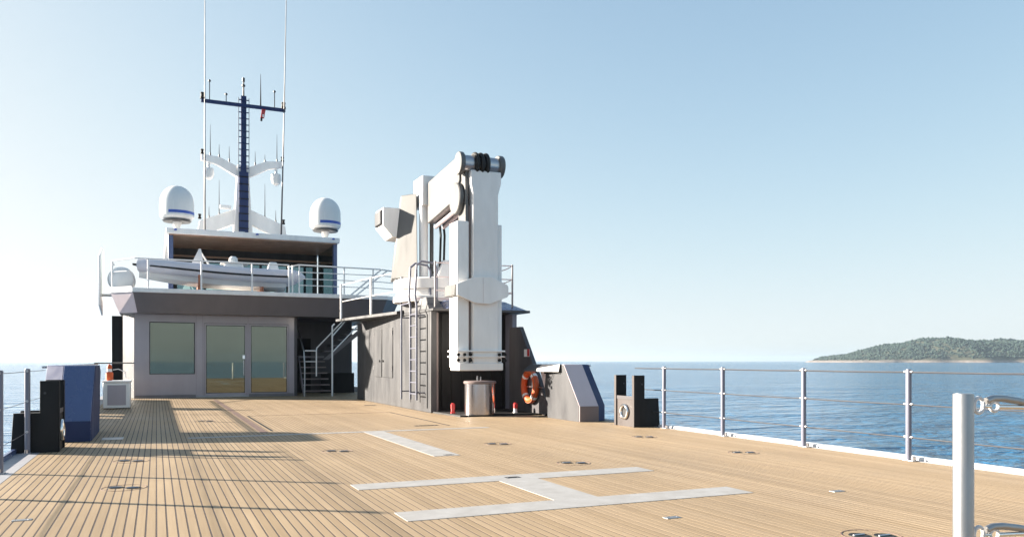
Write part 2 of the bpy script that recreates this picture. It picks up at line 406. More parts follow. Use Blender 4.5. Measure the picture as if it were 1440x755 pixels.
# ---- flush tie-down sockets and small plates
def socket(x, y, label, rot=0.5):
    t = thing('tie_down_socket', (x, y, 0), label, 'deck socket', 'tie-down sockets let into the deck')
    s = MB(); s.lathe([(0.200, -0.004), (0.200, 0.0025), (0.192, 0.0025), (0.192, -0.004)], (x, y, 0), 28); s.build('rim', 'brownseam', t)
    for k in (-1, 1):
        cx, cy = x + k * 0.085 * math.cos(rot), y - k * 0.085 * math.sin(rot)
        s = MB(); s.lathe([(0.068, 0.0), (0.068, 0.005), (0.056, 0.005), (0.05, 0.003), (0.0, 0.003)], (cx, cy, 0), 18); s.build('cup', 'rubber', t)
        s = MB(); s.tube((cx - 0.05, cy, 0.006), (cx + 0.05, cy, 0.006), 0.007, 6); s.build('lashing_bar', 'steel', t)
for x, y, l in ((-0.28, 10.70, 'tie-down socket at the left edge of the sunlit deck, just past the long shadow'),
                (-0.28, 8.46, 'left tie-down socket nearest the camera on the striped planking'),
                (2.21, 10.75, 'dark tie-down socket left of the long guide stripe'),
                (4.52, 10.74, 'dark tie-down socket right of the long guide stripe end'),
                (4.50, 8.38, 'dark tie-down socket with a clear ring just beyond the letter H'),
                (7.05, 8.43, 'tie-down socket near the right rail, level with the second post from the crane'),
                (7.06, 10.80, 'tie-down socket right in front of the black fairlead'),
                (4.50, 4.06, 'large tie-down socket cut off by the bottom edge of the picture'),
                (0.9, 17.2, 'farthest tie-down socket, between the deckhouse doors and the long shadow'),):
    socket(x, y, l)
def plate(x, y, label, mat='satin', a=0.13, b=0.07):
    t = thing('deck_plate', (x, y, 0), label, 'deck plate', 'small metal plates let into the deck')
    s = MB(); s.box(x - a / 2, x + a / 2, y - b / 2, y + b / 2, -0.003, 0.004); s.build('cover', mat, t, bevel=0.0015)
    for k in (-1, 1):
        s = MB(); s.lathe([(0.009, 0.003), (0.009, 0.006), (0.0, 0.006)], (x + k * a * 0.36, y, 0), 8); s.build('screw', 'steel', t)
plate(-0.93, 7.05, 'small steel deck plate at the lower left of the planking')
plate(3.62, 5.15, 'small steel deck plate in front of the letter H')
plate(5.75, 5.58, 'small steel deck plate on the right between letter H and rail')
plate(3.36, 7.58, 'small dark deck plate on the far bar of the letter H', 'black', 0.16, 0.10)
plate(3.42, 9.74, 'small dark plate at the near end of the guide stripe', 'black', 0.14, 0.08)
plate(-0.62, 13.9, 'pale steel deck plate beside the blue locker', 'satin', 0.3, 0.4)
plate(5.3, 21.5, 'small dark plate on the deck left of the crane house', 'black', 0.3, 0.2)
plate(4.6, 14.35, 'small dark plate by the near right corner of the hatch', 'black', 0.45, 0.12)

# ================================================================== DECKHOUSE
FW = 28.5
dh = thing('deckhouse', (XC, FW, 0), 'mauve grey ship deckhouse with tinted glass doors and overhanging upper deck', 'deckhouse')
s = MB()
for a in ((-0.65, -0.21, 0, 2.75), (-0.21, 1.16, 0, 0.77), (-0.21, 1.16, 2.47, 2.75), (1.16, 1.44, 0, 2.75), (1.44, 4.18, 2.46, 2.75), (4.18, 4.36, 0, 2.75), (2.80, 2.87, 0.04, 2.46)):
    s.box(a[0], a[1], FW, FW + 0.16, a[2], a[3])
s.build('front_wall', 'mauve', dh)
s = MB(); s.box(-0.64, 4.35, FW + 0.17, FW + 2.6, 0.0, 2.74); s.build('house_core', 'dark', dh)
s = MB(); s.prism([(-0.652, FW), (-0.652, FW + 1.0), (-1.0, FW + 1.0), (-1.0, FW + 0.58)], 'z', 0.0, 2.75); s.build('corner_pillar', 'grey_dim', dh, bevel=0.01)
s = MB(); s.box(-1.40, -1.02, 30.8, 31.0, 0, 2.75); s.build('side_wing', 'black', dh)
s = MB(); s.box(4.36, 4.46, FW + 0.02, FW + 2.6, 0, 2.75); s.build('stair_wall', 'slate', dh)
s = MB(); s.box(-0.6, 6.95, 31.12, 40, 0, 2.75); s.build('rear_block', 'slate', dh)  # stair wall and rear block darkened in colour to deepen the stair's shade
# window
s = MB(); s.box(-0.20, 1.15, FW + 0.035, FW + 0.05, 0.78, 2.46); wn = s.build('window', 'glass', dh)
s = MB()
for a in ((-0.208, -0.185, 0.772, 2.468), (1.135, 1.158, 0.772, 2.468), (-0.185, 1.135, 0.772, 0.795), (-0.185, 1.135, 2.445, 2.468)): s.box(a[0], a[1], FW - 0.004, FW + 0.034, a[2], a[3])
s.build('window_seal', 'rubber', wn)
# sliding doors
for i, (a, b) in enumerate(((1.45, 2.795), (2.875, 4.175))):
    s = MB()
    f = 0.055
    for q in ((a, a + f, 0.04, 2.45), (b - f, b, 0.04, 2.45), (a + f, b - f, 0.04, 0.13), (a + f, b - f, 2.39, 2.45)): s.box(q[0], q[1], FW + 0.01, FW + 0.06, q[2], q[3])
    d = s.build('door', 'mauve', dh, bevel=0.004)
    s = MB(); s.box(a + f + 0.002, b - f - 0.002, FW + 0.032, FW + 0.046, 0.132, 2.388); s.build('pane', 'glass', d)
    s = MB()
    for q in ((a + f + 0.001, a + f + 0.018, 0.131, 2.389), (b - f - 0.018, b - f - 0.001, 0.131, 2.389), (a + f + 0.018, b - f - 0.018, 0.131, 0.148), (a + f + 0.018, b - f - 0.018, 2.372, 2.389)): s.box(q[0], q[1], FW + 0.02, FW + 0.031, q[2], q[3])
    s.build('gasket', 'rubber', d)
    if i == 0:
        s = MB(); s.path([(b - 0.10, FW + 0.02, 0.72), (b - 0.10, FW - 0.05, 0.72), (b - 0.10, FW - 0.05, 1.22), (b - 0.10, FW + 0.02, 1.22)], 0.012, 8); s.build('handle', 'chrome', d)
        s = MB(); s.box(b - 0.14, b - 0.06, FW - 0.02, FW + 0.012, 1.27, 1.40); s.build('lock_plate', 'chrome', d, bevel=0.005)
s = MB(); s.box(1.2, 2.85, FW - 0.16, FW - 0.005, 0.0, 0.05); s.build('door_sill', 'satin', dh, bevel=0.006)
s = MB(); s.box(-0.64, 1.19, FW - 0.03, FW - 0.003, 0.0, 0.10); s.build('skirting', 'fascia', dh)
s = MB(); s.box(2.86, 4.34, FW - 0.03, FW - 0.003, 0.0, 0.10); s.build('skirting', 'fascia', dh)
for px in (1.20, 1.40, 2.835):
    s = MB(); s.box(px - 0.004, px + 0.004, FW - 0.002, FW + 0.005, 0.1, 2.74); s.build('panel_joint', 'fascia', dh)
# overhanging upper deck: slab, sloping fascia with chamfered corners, pale rim
def deckpoly(e, ch=0.0): return [(-0.67 - e * .4, 27.6 - e), (7.40 + e * .4, 27.6 - e), (8.04 + e, 28.35 - e * .4), (8.04 + e, 41), (-1.32 - e, 41), (-1.32 - e, 28.35 - e * .4)]
top, bot = deckpoly(0), [(-0.55, 27.98), (7.27, 27.98), (7.80, 28.5), (7.80, 41), (-1.08, 41), (-1.08, 28.5)]
s = MB(); n6 = 6
s._add([(x, y, 2.72) for x, y in bot] + [(x, y, 3.34) for x, y in top], [tuple(range(5, -1, -1)), tuple(range(6, 12))] + [(i, (i + 1) % 6, 6 + (i + 1) % 6, 6 + i) for i in range(6)])
s.build('overhang_fascia', 'fascia', dh, smooth=False)
s = MB(); s.prism([(-1.326, 28.344), (-0.672, 27.594), (-0.552, 27.974), (-1.086, 28.494)], 'z', 2.74, 2.741)
s.v = []; s.f = []
s.hexa([(-1.083, 28.49, 2.725), (-0.553, 27.972, 2.725), (-0.55, 27.985, 2.725), (-1.07, 28.50, 2.725), (-1.326, 28.343, 3.338), (-0.672, 27.592, 3.338), (-0.66, 27.61, 3.338), (-1.31, 28.36, 3.338)])
s.build('corner_sun_overlay', 'grey_lift', dh, smooth=False)  # paler overlay paints the sunlight on the fascia's chamfered corner
s = MB(); s.prism(deckpoly(0.04), 'z', 3.342, 3.48); s.build('deck_rim', 'white', dh, bevel=0.012, smooth=False)
s = MB(); s.prism([(-1.33, 28.34), (-0.70, 27.62), (-0.70, 30), (-1.33, 30)], 'z', 3.483, 3.53); s.build('corner_step', 'white', dh, bevel=0.01)
# bridge house on the upper deck
s = MB(); s.box(0.30, 6.45, 30.95, 40, 5.72, 5.92); s.build('bridge_roof', 'white', dh, bevel=0.03)
s = MB(); s.box(0.42, 6.33, 31.05, 34.65, 5.685, 5.718); s.build('soffit', 'soffit', dh)
s = MB(); s.box(0.5, 6.25, 34.66, 39.9, 3.485, 5.715); s.build('bridge_wall', 'dark', dh)
for i in range(5):
    xa = 0.75 + i * 1.08; s = MB(); s.box(xa, xa + 0.98, 34.63, 34.657, 3.9, 5.15); s.build('bridge_window', 'glass_teal', dh)
s = MB(); s.box(0.5, 6.25, 34.60, 34.656, 5.35, 5.42); s.build('lintel_trim', 'soffit', dh)
s = MB(); s.box(0.38, 0.55, 31.1, 31.45, 3.485, 5.715); s.build('bridge_post', 'bluegrey', dh, bevel=0.02)
s = MB(); s.box(6.24, 6.38, 31.1, 31.35, 3.485, 5.715); s.build('bridge_post', 'bluegrey', dh, bevel=0.02)
for i in range(3):
    s = MB(); s.box(6.285, 6.315, 31.36 + i * 1.09, 32.43 + i * 1.09, 3.485, 5.71); s.build('side_pane', 'glass_pale', dh)
    s = MB(); s.box(0.43, 0.46, 31.46 + i * 1.06, 32.50 + i * 1.06, 3.485, 5.71); s.build('side_pane', 'glass_pale', dh)
for x in (0.62, 3.4, 6.2):
    s = MB(); s.lathe([(0.05, 0.0), (0.05, 0.05), (0.0, 0.06)], (x, 30.93, 5.84), 12); s.build('roof_light', 'stripe', dh)

# ---- the stair beside the doors
st = thing('stair', (5.2, 28.5, 0), 'dark two-flight stair with pale tube handrails between doors and crane house', 'stair')
for i in range(6):
    z = 0.2 * (i + 1); y = 27.75 + i * 0.22
    s = MB(); s.box(4.62, 5.48, y, y + 0.24, z - 0.04, z); s.build('tread', 'fascia', st, bevel=0.004)
    s = MB(); s.box(4.62, 5.48, y - 0.012, y - 0.002, z - 0.025, z + 0.004); s.build('tread_nosing', 'brown', st)
s = MB(); s.box(4.60, 5.50, 29.1, 30.0, 1.32, 1.38); s.build('landing', 'fascia', st)
for i in range(6):
    z = 1.38 + 0.2 * (i + 1); x = 5.5 + i * 0.25
    s = MB(); s.box(x, x + 0.27, 29.1, 30.0, z - 0.04, z); s.build('tread', 'fascia', st, bevel=0.004)
s = MB(); s.prism([(27.72, 0.0), (27.95, 0.0), (29.2, 1.2), (29.2, 1.38), (28.98, 1.38)], 'x', 4.57, 4.60); s.build('stringer', 'fascia', st)
s = MB(); s.prism([(5.45, 1.25), (5.65, 1.25), (7.05, 2.4), (7.05, 2.6)], 'y', 29.06, 29.09); s.build('stringer', 'fascia', st)
def rail(pts, r=0.021, nm='handrail', mat='white'):
    s = MB(); s.path(pts, r, 8); s.build(nm, mat, st)
rail([(4.58, 27.68, 0.0), (4.58, 27.68, 1.0), (4.58, 27.85, 1.55), (4.58, 29.1, 2.35)], 0.024, mat='satin')
rail([(4.62, 27.85, 1.55), (5.0, 27.85, 1.55), (5.05, 28.05, 1.65), (5.95, 28.05, 2.6)])
rail([(5.0, 27.85, 1.55), (5.0, 27.85, 0.68)]); rail([(4.62, 27.75, 1.18), (5.0, 27.85, 1.18)], 0.015)
rail([(5.52, 27.75, 0.0), (5.52, 27.75, 2.40), (5.60, 27.75, 2.48)], 0.028)
rail([(5.52, 27.75, 2.05), (6.1, 28.3, 2.62)]); rail([(5.52, 27.75, 1.50), (6.7, 28.3, 2.62)])
s = MB(); s.box(4.4, 6.1, 27.5, 27.56, 2.72, 2.95); s.v = []; s.f = []
s.box(4.7, 5.35, 30.98, 31.1, 0.05, 2.05); s.build('stair_door', 'black', st)
s = MB(); s.box(5.65, 6.9, 30.5, 30.6, 0.0, 0.75); s.build('stair_screen', 'black', st)

# ---- upper deck railing
ur = thing('upper_deck_railing', (XC, 27.66, 3.48), 'white tube railing along the edge of the upper deck', 'railing')
ZR = 4.41
def ut(pts, r, nm): s = MB(); s.path(pts, r, 8); s.build(nm, 'white', ur)
ut([(-1.28, 29.6, ZR - 0.05), (-1.28, 28.40, ZR - 0.05), (-0.62, 27.68, ZR), (4.06, 27.68, ZR)], 0.024, 'top_rail')
ut([(-1.28, 29.6, 4.02), (-1.28, 28.40, 4.02), (-0.85, 28.0, 4.02)], 0.016, 'mid_rail')
for x in (-0.24, 1.32, 2.88, 4.06): ut([(x, 27.68, 3.48), (x, 27.68, ZR)], 0.026, 'post')
ut([(-1.28, 28.40, 3.5), (-1.28, 28.40, ZR - 0.05)], 0.026, 'post')
ut([(4.05, 27.9, ZR - 0.05), (4.38, 27.68, ZR + 0.02), (7.15, 27.68, ZR), (7.75, 27.95, ZR - 0.02), (7.9, 28.5, ZR - 0.02)], 0.024, 'top_rail')
for z in (3.75, 3.97, 4.19): ut([(4.38, 27.68, z), (7.15, 27.68, z), (7.75, 27.95, z)], 0.015, 'mid_rail')
for x in (4.18, 4.40, 5.92, 6.93): ut([(x, 27.69, 3.48), (x, 27.69, ZR)], 0.025, 'post')
ut([(6.2, 27.9, 3.5), (7.3, 27.9, 4.45)], 0.028, 'stair_rail'); ut([(6.45, 28.3, 3.5), (7.6, 28.3, 4.45)], 0.028, 'stair_rail')

# ---- things on the upper deck: inflatable boat, raft canister, screen
bt = thing('inflatable_boat', (1.7, 28.9, 3.48), 'grey inflatable boat with white hull lying behind the upper deck railing', 'boat')
BX0, BX1, BY = -0.72, 4.10, 28.75
def tubeline(side):
    pts = []
    for i in range(15):
        t = i / 14; x = BX1 - (BX1 - BX0 - 0.25) * t
        wd = 0.62 if t < 0.55 else 0.62 * math.cos((t - 0.55) / 0.45 * math.pi / 2) ** 0.7 if t < 1 else 0.02
        pts.append((x, BY + side * max(wd, 0.03) + 0.3, 4.10 + 0.26 * t ** 2.4))
    return pts
for sd in (-1, 1):
    s = MB(); p = tubeline(sd); s.path([(p[0][0] + 0.28, p[0][1], p[0][2])] + p, 0.235, 14); tb = s.build('buoyancy_tube', 'tube', bt)
    s = MB(); s.path([(x, y + sd * 0.232, z - 0.03) for x, y, z in p[:-1]] + [(p[-1][0] - 0.23, p[-1][1], p[-1][2])], 0.035, 6); s.build('rub_strake', 'rubber', tb)
    s = MB(); s.lathe([(0.232, 0), (0.15, 0.22), (0.03, 0.36), (0.0, 0.36)], (p[0][0] + 0.26, p[0][1], p[0][2]), 14, 'x'); s.build('tube_end', 'tube', tb)
    # cabin rope loops
s = MB(); rows = []
for i in range(13):
    t = i / 12; x = BX1 - (BX1 - BX0 - 0.2) * t; wd = (0.60 if t < 0.5 else 0.60 * math.cos((t - 0.5) / 0.5 * math.pi / 2) ** 0.8) + 0.02
    zt = 4.02 + 0.26 * t ** 2.4; zk = 3.62 + 0.42 * max(0, t - 0.35) ** 1.8 * 1.6
    rows.append([(x, BY + 0.3 - wd, zt), (x, BY + 0.3 - wd * 0.7, zk + 0.12), (x, BY + 0.3, zk), (x, BY + 0.3 + wd * 0.7, zk + 0.12), (x, BY + 0.3 + wd, zt)])
s.v = [q for r_ in rows for q in r_]
for i in range(12):
    for j in range(4): a = i * 5 + j; s.f.append((a, a + 1, a + 6, a + 5))
s.f.append((0, 1, 2, 3, 4)); s.f.append((60, 64, 63, 62, 61))
for i in range(12): s.f.append((i * 5, i * 5 + 5, i * 5 + 9, i * 5 + 4))
s.build('hull', 'white_gloss', bt)
s = MB(); s.hexa([(0.95, 28.75, 4.2), (1.6, 28.75, 4.2), (1.6, 29.35, 4.2), (0.95, 29.35, 4.2), (1.1, 28.85, 4.5), (1.5, 28.85, 4.42), (1.5, 29.25, 4.42), (1.1, 29.25, 4.5)]); s.build('bow_locker', 'white_gloss', bt, bevel=0.03)
s = MB(); s.hexa([(1.08, 28.8, 4.48), (1.45, 28.8, 4.42), (1.45, 28.83, 4.42), (1.08, 28.83, 4.48), (1.30, 28.8, 4.95), (1.36, 28.8, 4.95), (1.36, 28.83, 4.95), (1.30, 28.83, 4.95)]); s.build('bow_frame', 'white_gloss', bt)
s = MB(); s.hexa([(1.08, 29.2, 4.48), (1.45, 29.2, 4.42), (1.45, 29.23, 4.42), (1.08, 29.23, 4.48), (1.30, 29.2, 4.95), (1.36, 29.2, 4.95), (1.36, 29.23, 4.95), (1.30, 29.23, 4.95)]); s.build('bow_frame', 'white_gloss', bt)
s = MB(); s.path([(1.3, 28.9, 4.95), (1.75, 28.9, 4.25)], 0.02, 6).path([(1.3, 29.15, 4.95), (1.75, 29.15, 4.25)], 0.02, 6); s.build('frame_stay', 'white', bt)
s = MB(); s.hexa([(2.05, 28.7, 4.2), (2.75, 28.7, 4.2), (2.75, 29.4, 4.2), (2.05, 29.4, 4.2), (2.12, 28.75, 4.52), (2.70, 28.75, 4.52), (2.70, 29.35, 4.52), (2.12, 29.35, 4.52)]); cs = s.build('console', 'white_gloss', bt, bevel=0.04)
s = MB(); s.lathe([(0.13, 4.5), (0.15, 4.58), (0.14, 4.70), (0.08, 4.76), (0, 4.77)], (2.4, 28.95, 0), 16); s.build('radar_dome', 'white_gloss', cs)
s = MB(); s.box(2.0, 2.9, 28.72, 29.4, 4.50, 4.56); s.build('console_top', 'white_gloss', cs, bevel=0.02)
s = MB(); s.hexa([(3.45, 28.75, 4.2), (3.95, 28.75, 4.2), (3.95, 29.35, 4.2), (3.45, 29.35, 4.2), (3.58, 28.8, 4.62), (3.82, 28.8, 4.62), (3.82, 29.3, 4.62), (3.58, 29.3, 4.62)]); s.build('helm_seat', 'white_gloss', bt, bevel=0.04)
for x in (1.3, 3.3):
    s = MB(); s.box(x - 0.03, x + 0.03, 28.4, 29.7, 3.484, 3.72); s.build('cradle', 'strap', bt)
s = MB(); s.box(1.24, 1.30, 28.02, 28.04, 3.5, 4.0); s.build('lashing_strap', 'strap', bt)

rc = thing('raft_canister', (-1.35, 29.6, 3.5), 'round white life raft canister hung outboard at the left corner of the upper deck', 'raft canister')
s = MB(); s.lathe([(0.0, -0.58), (0.22, -0.58), (0.36, -0.5), (0.40, -0.4), (0.40, 0.4), (0.36, 0.5), (0.22, 0.58), (0.0, 0.58)], (-1.05, 29.6, 3.87), 24, 'y'); s.build('shell', 'white_gloss', rc)
for y in (29.32, 29.88):
    s = MB(); s.torus((-1.05, y, 3.87), 0.402, 0.012, 'y', 28, 6); s.build('band', 'satin', rc)
s = MB(); s.box(-1.3, -0.8, 29.2, 29.26, 3.484, 3.7).box(-1.3, -0.8, 29.94, 30.0, 3.484, 3.7); s.build('cradle', 'white', rc)
ws = thing('wing_screen', (-1.6, 30.2, 2.6), 'tall pale weather screen standing outboard at the far left of the upper deck', 'screen')
s = MB(); s.prism([(29.2, 3.0), (30.6, 2.75), (30.6, 3.6), (31.2, 3.9), (31.2, 5.0), (30.6, 5.05), (29.2, 4.6)], 'x', -1.72, -1.66); s.build('panel', 'white', ws, bevel=0.01)
s = MB(); s.box(-1.66, -1.36, 30.1, 30.2, 3.36, 3.44); s.build('bracket', 'white', ws)

# ---- satellite domes
def dome(x, y, label):
    t = thing('satellite_dome', (x, y, 5.92), label, 'satellite dome', 'satellite domes on the bridge roof')
    R_ = 0.585; z0 = 6.36
    s = MB(); s.lathe([(0.10, 5.92), (0.10, 6.05), (0.14, 6.12), (0.16, 6.27), (0.0, 6.27)], (x, y, 0), 16); s.build('pedestal', 'white', t)
    prof = [(0.0, z0 - 0.10), (0.25, z0 - 0.10), (0.52, z0 - 0.02), (0.585, z0 + 0.06), (R_, z0 + 0.16), (R_, z0 + 0.52)]
    for i in range(1, 11): a = i / 10 * math.pi / 2; prof.append((R_ * math.cos(a) ** 0.9 if i < 10 else 0.0, z0 + 0.52 + 0.66 * math.sin(a)))
    s = MB(); s.lathe(prof, (x, y, 0), 40); b = s.build('shell', 'white_gloss', t)
    s = MB(); s.lathe([(R_ + 0.003, z0 + 0.13), (R_ + 0.005, z0 + 0.23)], (x, y, 0), 30, 'z', -120, 60); s.build('stripe', 'stripe', b)
    s = MB(); s.lathe([(0.0, z0 - 0.13), (0.46, z0 - 0.13), (0.50, z0 - 0.08), (0.0, z0 - 0.08)], (x, y, 0), 30); s.build('base_ring', 'grey_dim', b)
dome(0.68, 31.6, 'white satellite dome with blue stripe on the left end of the bridge roof')
dome(6.02, 31.6, 'white satellite dome with blue stripe on the right end of the bridge roof')

# ---- mast
MX, MY = XC, 35.5
ms = thing('signal_mast', (MX, MY, 5.92), 'tall navy ladder mast with crossbar rising above the bridge roof', 'mast')
s = MB(); s.hexa([(MX - 0.42, MY + 0.22, 5.93), (MX + 0.42, MY + 0.22, 5.93), (MX + 0.42, MY + 0.9, 5.93), (MX - 0.42, MY + 0.9, 5.93), (MX - 0.22, MY + 0.22, 9.5), (MX + 0.22, MY + 0.22, 9.5), (MX + 0.22, MY + 0.7, 9.5), (MX - 0.22, MY + 0.7, 9.5)]); s.build('mast_column', 'white', ms, bevel=0.03)
s = MB(); s.box(MX - 0.19, MX + 0.19, MY, MY + 0.2, 6.6, 9.15); lc = s.build('lower_trunk', 'navy', ms, bevel=0.01)
for i in range(8):
    z = 6.75 + i * 0.31; s = MB(); s.box(MX - 0.2, MX + 0.2, MY - 0.03, MY - 0.002, z, z + 0.04); s.build('rung', 'black', lc)
s = MB(); s.box(MX - 0.11, MX + 0.11, MY + 0.02, MY + 0.2, 9.15, 12.35); uc = s.build('upper_trunk', 'navy', ms, bevel=0.01)
for sx in (-0.21, 0.21):
    s = MB(); s.tube((MX + sx, MY, 9.1), (MX + sx, MY, 12.25), 0.022, 6); s.build('ladder_stile', 'steel', ms)
for i in range(12):
    z = 9.3 + i * 0.26; s = MB(); s.tube((MX - 0.21, MY, z), (MX + 0.21, MY, z), 0.024, 6); s.build('rung', 'navy', ms)
s = MB(); s.tube((MX - 0.2, MY, 5.93), (MX - 0.2, MY, 6.6), 0.025, 6).tube((MX + 0.2, MY, 5.93), (MX + 0.2, MY, 6.6), 0.025, 6); s.build('mast_foot', 'white', ms)
s = MB(); s.box(MX - 1.68, MX + 1.70, MY - 0.06, MY + 0.06, 11.86, 12.0); s.build('crossbar', 'navy', ms, bevel=0.015)
for x in (MX - 1.62, MX + 1.62):
    s = MB(); s.lathe([(0.10, 12.0), (0.10, 12.08), (0.075, 12.1), (0.075, 12.2), (0.09, 12.22), (0.09, 12.26), (0, 12.27)], (x, MY, 0), 12); s.build('navigation_light', 'black', ms)
s = MB(); s.lathe([(0.04, 12.35), (0.03, 12.75), (0.07, 12.76), (0.07, 12.83), (0.03, 12.85), (0.03, 12.95), (0.055, 12.97), (0.055, 13.12), (0, 13.13)], (MX, MY + 0.1, 0), 10); s.build('masthead_light', 'grey_dim', ms)
for (x, h) in ((MX - 1.35, 0.75), (MX + 1.25, 0.65), (MX - 0.7, 0.28)):
    s = MB(); s.tube((x, MY, 12.0), (x, MY, 12.0 + h), 0.02, 6).lathe([(0.05, 12.0 + h), (0.06, 12.05 + h), (0.0, 12.1 + h)], (x, MY, 0), 8); s.build('sensor', 'grey_dim', ms)
s = MB(); s.tube((MX + 0.68, MY, 12.0), (MX + 0.68, MY, 13.35), 0.035, 6, r1=0.008); s.build('crossbar_whip', 'grey_dim', ms)
def arm(pts, y0, y1, mat='white', nm='mast_arm'):
    s = MB(); s.prism(pts, 'y', y0, y1); return s.build(nm, mat, ms, bevel=0.015)
arm([(MX - 0.25, 8.98), (MX - 1.05, 9.42), (MX - 1.66, 9.55), (MX - 1.66, 9.80), (MX - 0.95, 9.74), (MX - 0.25, 9.42)], MY + 0.25, MY + 0.5)
arm([(MX + 0.25, 8.98), (MX + 1.05, 9.42), (MX + 1.66, 9.55), (MX + 1.66, 9.80), (MX + 0.95, 9.74), (MX + 0.25, 9.42)], MY + 0.25, MY + 0.5)
arm([(MX - 0.3, 7.0), (MX - 1.5, 6.45), (MX - 1.72, 5.93), (MX - 1.92, 5.93), (MX - 1.72, 7.02), (MX - 0.3, 7.62)], MY + 0.25, MY + 0.55)
arm([(MX + 0.3, 7.0), (MX + 1.5, 6.45), (MX + 1.72, 5.93), (MX + 1.92, 5.93), (MX + 1.72, 7.02), (MX + 0.3, 7.62)], MY + 0.25, MY + 0.55)
for x in (MX - 1.36, MX + 1.36):
    s = MB(); s.lathe([(0.06, 9.5), (0.06, 9.28), (0.19, 9.24), (0.22, 9.02), (0.17, 8.84), (0.07, 8.76), (0, 8.75)], (x, MY + 0.35, 0), 16); s.build('hanging_camera', 'white_gloss', ms)
for (x, z0, h) in ((MX - 1.3, 9.78, 1.3), (MX + 1.4, 9.78, 1.2), (MX - 0.95, 9.74, 0.55), (MX - 0.55, 9.6, 0.65), (MX + 0.5, 9.55, 0.6), (MX + 0.9, 9.7, 0.35), (MX - 0.95, 7.3, 1.5), (MX + 0.9, 7.3, 1.5), (MX - 1.35, 7.15, 0.5), (MX + 1.35, 7.15, 0.55)):
    s = MB(); s.tube((x, MY + 0.38, z0), (x, MY + 0.38, z0 + h), 0.022, 6, r1=0.006).tube((x, MY + 0.38, z0), (x, MY + 0.38, z0 + 0.12), 0.032, 8); s.build('short_whip', 'slate', ms)
for (x, z) in ((MX - 1.62, 9.8), (MX + 1.62, 9.8), (MX - 1.72, 7.1), (MX + 1.66, 7.1)):
    s = MB(); s.lathe([(0.07, z), (0.07, z + 0.06), (0.05, z + 0.07), (0.05, z + 0.15), (0.07, z + 0.16), (0.07, z + 0.2), (0, z + 0.21)], (x, MY + 0.3, 0), 10); s.build('navigation_light', 'black', ms)
s = MB(); s.lathe([(0.05, 5.93), (0.05, 6.25), (0.14, 6.28), (0.17, 6.42), (0.12, 6.56), (0, 6.58)], (MX - 0.12, MY - 0.4, 0), 14); s.build('search_light', 'steel', ms)
s = MB(); s.box(MX + 0.40, MX + 0.55, MY - 0.3, MY - 0.15, 5.93, 6.3); s.build('junction_box', 'white', ms, bevel=0.02)
s = MB(); s.box(MX - 0.95, MX - 0.5, MY + 0.0, MY + 0.2, 7.55, 7.7); s.build('radar_bar', 'white', ms, bevel=0.03)
for x, lab, tilt in ((1.82, 'long whip antenna left of the mast, running out of the picture', 0.0), (4.86, 'long whip antenna right of the mast, running out of the picture', 0.22)):
    t = thing('whip_antenna', (x, MY - 0.15, 5.92), lab, 'antenna', 'tall whip antennas on the bridge roof')
    s = MB(); s.path([(x, MY - 0.15, 6.3), (x + tilt * 0.5, MY - 0.15, 11), (x + tilt, MY - 0.15, 16.8)], 0.036, 8, r1=0.014); s.build('whip', 'slate', t)
    s = MB(); s.lathe([(0.10, 5.93), (0.10, 6.25), (0.06, 6.35), (0, 6.36)], (x, MY - 0.15, 0), 12); s.build('base', 'rubber', t)
fl = thing('signal_flag', (MX + 0.78, MY - 0.08, 11.4), 'small limp red and white flag hanging from the mast crossbar', 'flag')
s = MB(); zz = [11.86, 11.72, 11.58, 11.46]
for i, z in enumerate(zz): s.v += [(MX + 0.72 - 0.02 * i, MY - 0.10, z), (MX + 0.80, MY - 0.07 - 0.03 * (i % 2), z), (MX + 0.88 - 0.03 * i, MY - 0.10, z)]
for i in range(3): 
    for j in range(2): a = i * 3 + j; s.f.append((a, a + 1, a + 4, a + 3))
o = s.build('cloth', 'red', fl); sd = o.modifiers.new('thick', 'SOLIDIFY'); sd.thickness = 0.02
s = MB(); s.box(MX + 0.66, MX + 0.74, MY - 0.12, MY - 0.06, 11.34, 11.46); s.build('toggle', 'black', fl)
s = MB(); s.box(MX + 0.745, MX + 0.80, MY - 0.125, MY - 0.06, 11.5, 11.62); s.build('white_patch', 'white', fl)

# ================================================================== CRANE HOUSE
HX0, HX1, HY0, HY1 = 5.80, 7.98, 17.75, 25.2
ch = thing('crane_house', (6.9, 21, 0), 'grey deck house under the crane with black recess in front', 'deck house')
s = MB(); s.box(HX0, HX0 + 0.14, HY0, HY1, 0, 2.36); s.build('side_wall', 'grey_dim', ch, bevel=0.01)
s = MB(); s.box(HX0 + 0.142, HX1, 18.25, HY1, 0, 2.35); s.build('house_core', 'black', ch)
s = MB(); s.box(HX0 + 0.143, HX0 + 0.20, HY0 + 0.06, 18.24, 0, 2.33); s.build('recess_lining', 'brown', ch)
s = MB(); s.box(7.87, 7.98, HY0 + 0.02, 18.24, 0, 2.33); s.build('recess_pier', 'postgrey', ch)
s = MB(); s.box(HX0 + 0.22, 7.86, 18.20, 18.245, 0.03, 2.33); s.build('recess_back', 'black', ch)
for i in range(7):
    xx = HX0 + 0.4 + i * 0.26; s = MB(); s.box(xx, xx + 0.03, 18.17, 18.198, 0.03, 2.33); s.build('recess_rib', 'black', ch)
s = MB(); s.prism([(5.84, 17.74), (5.95, 16.2), (7.6, 16.25), (8.05, 16.1), (8.05, 18.2), (5.95, 18.2)], 'z', 0.0, 0.035); s.build('recess_sill', 'rubber', ch)
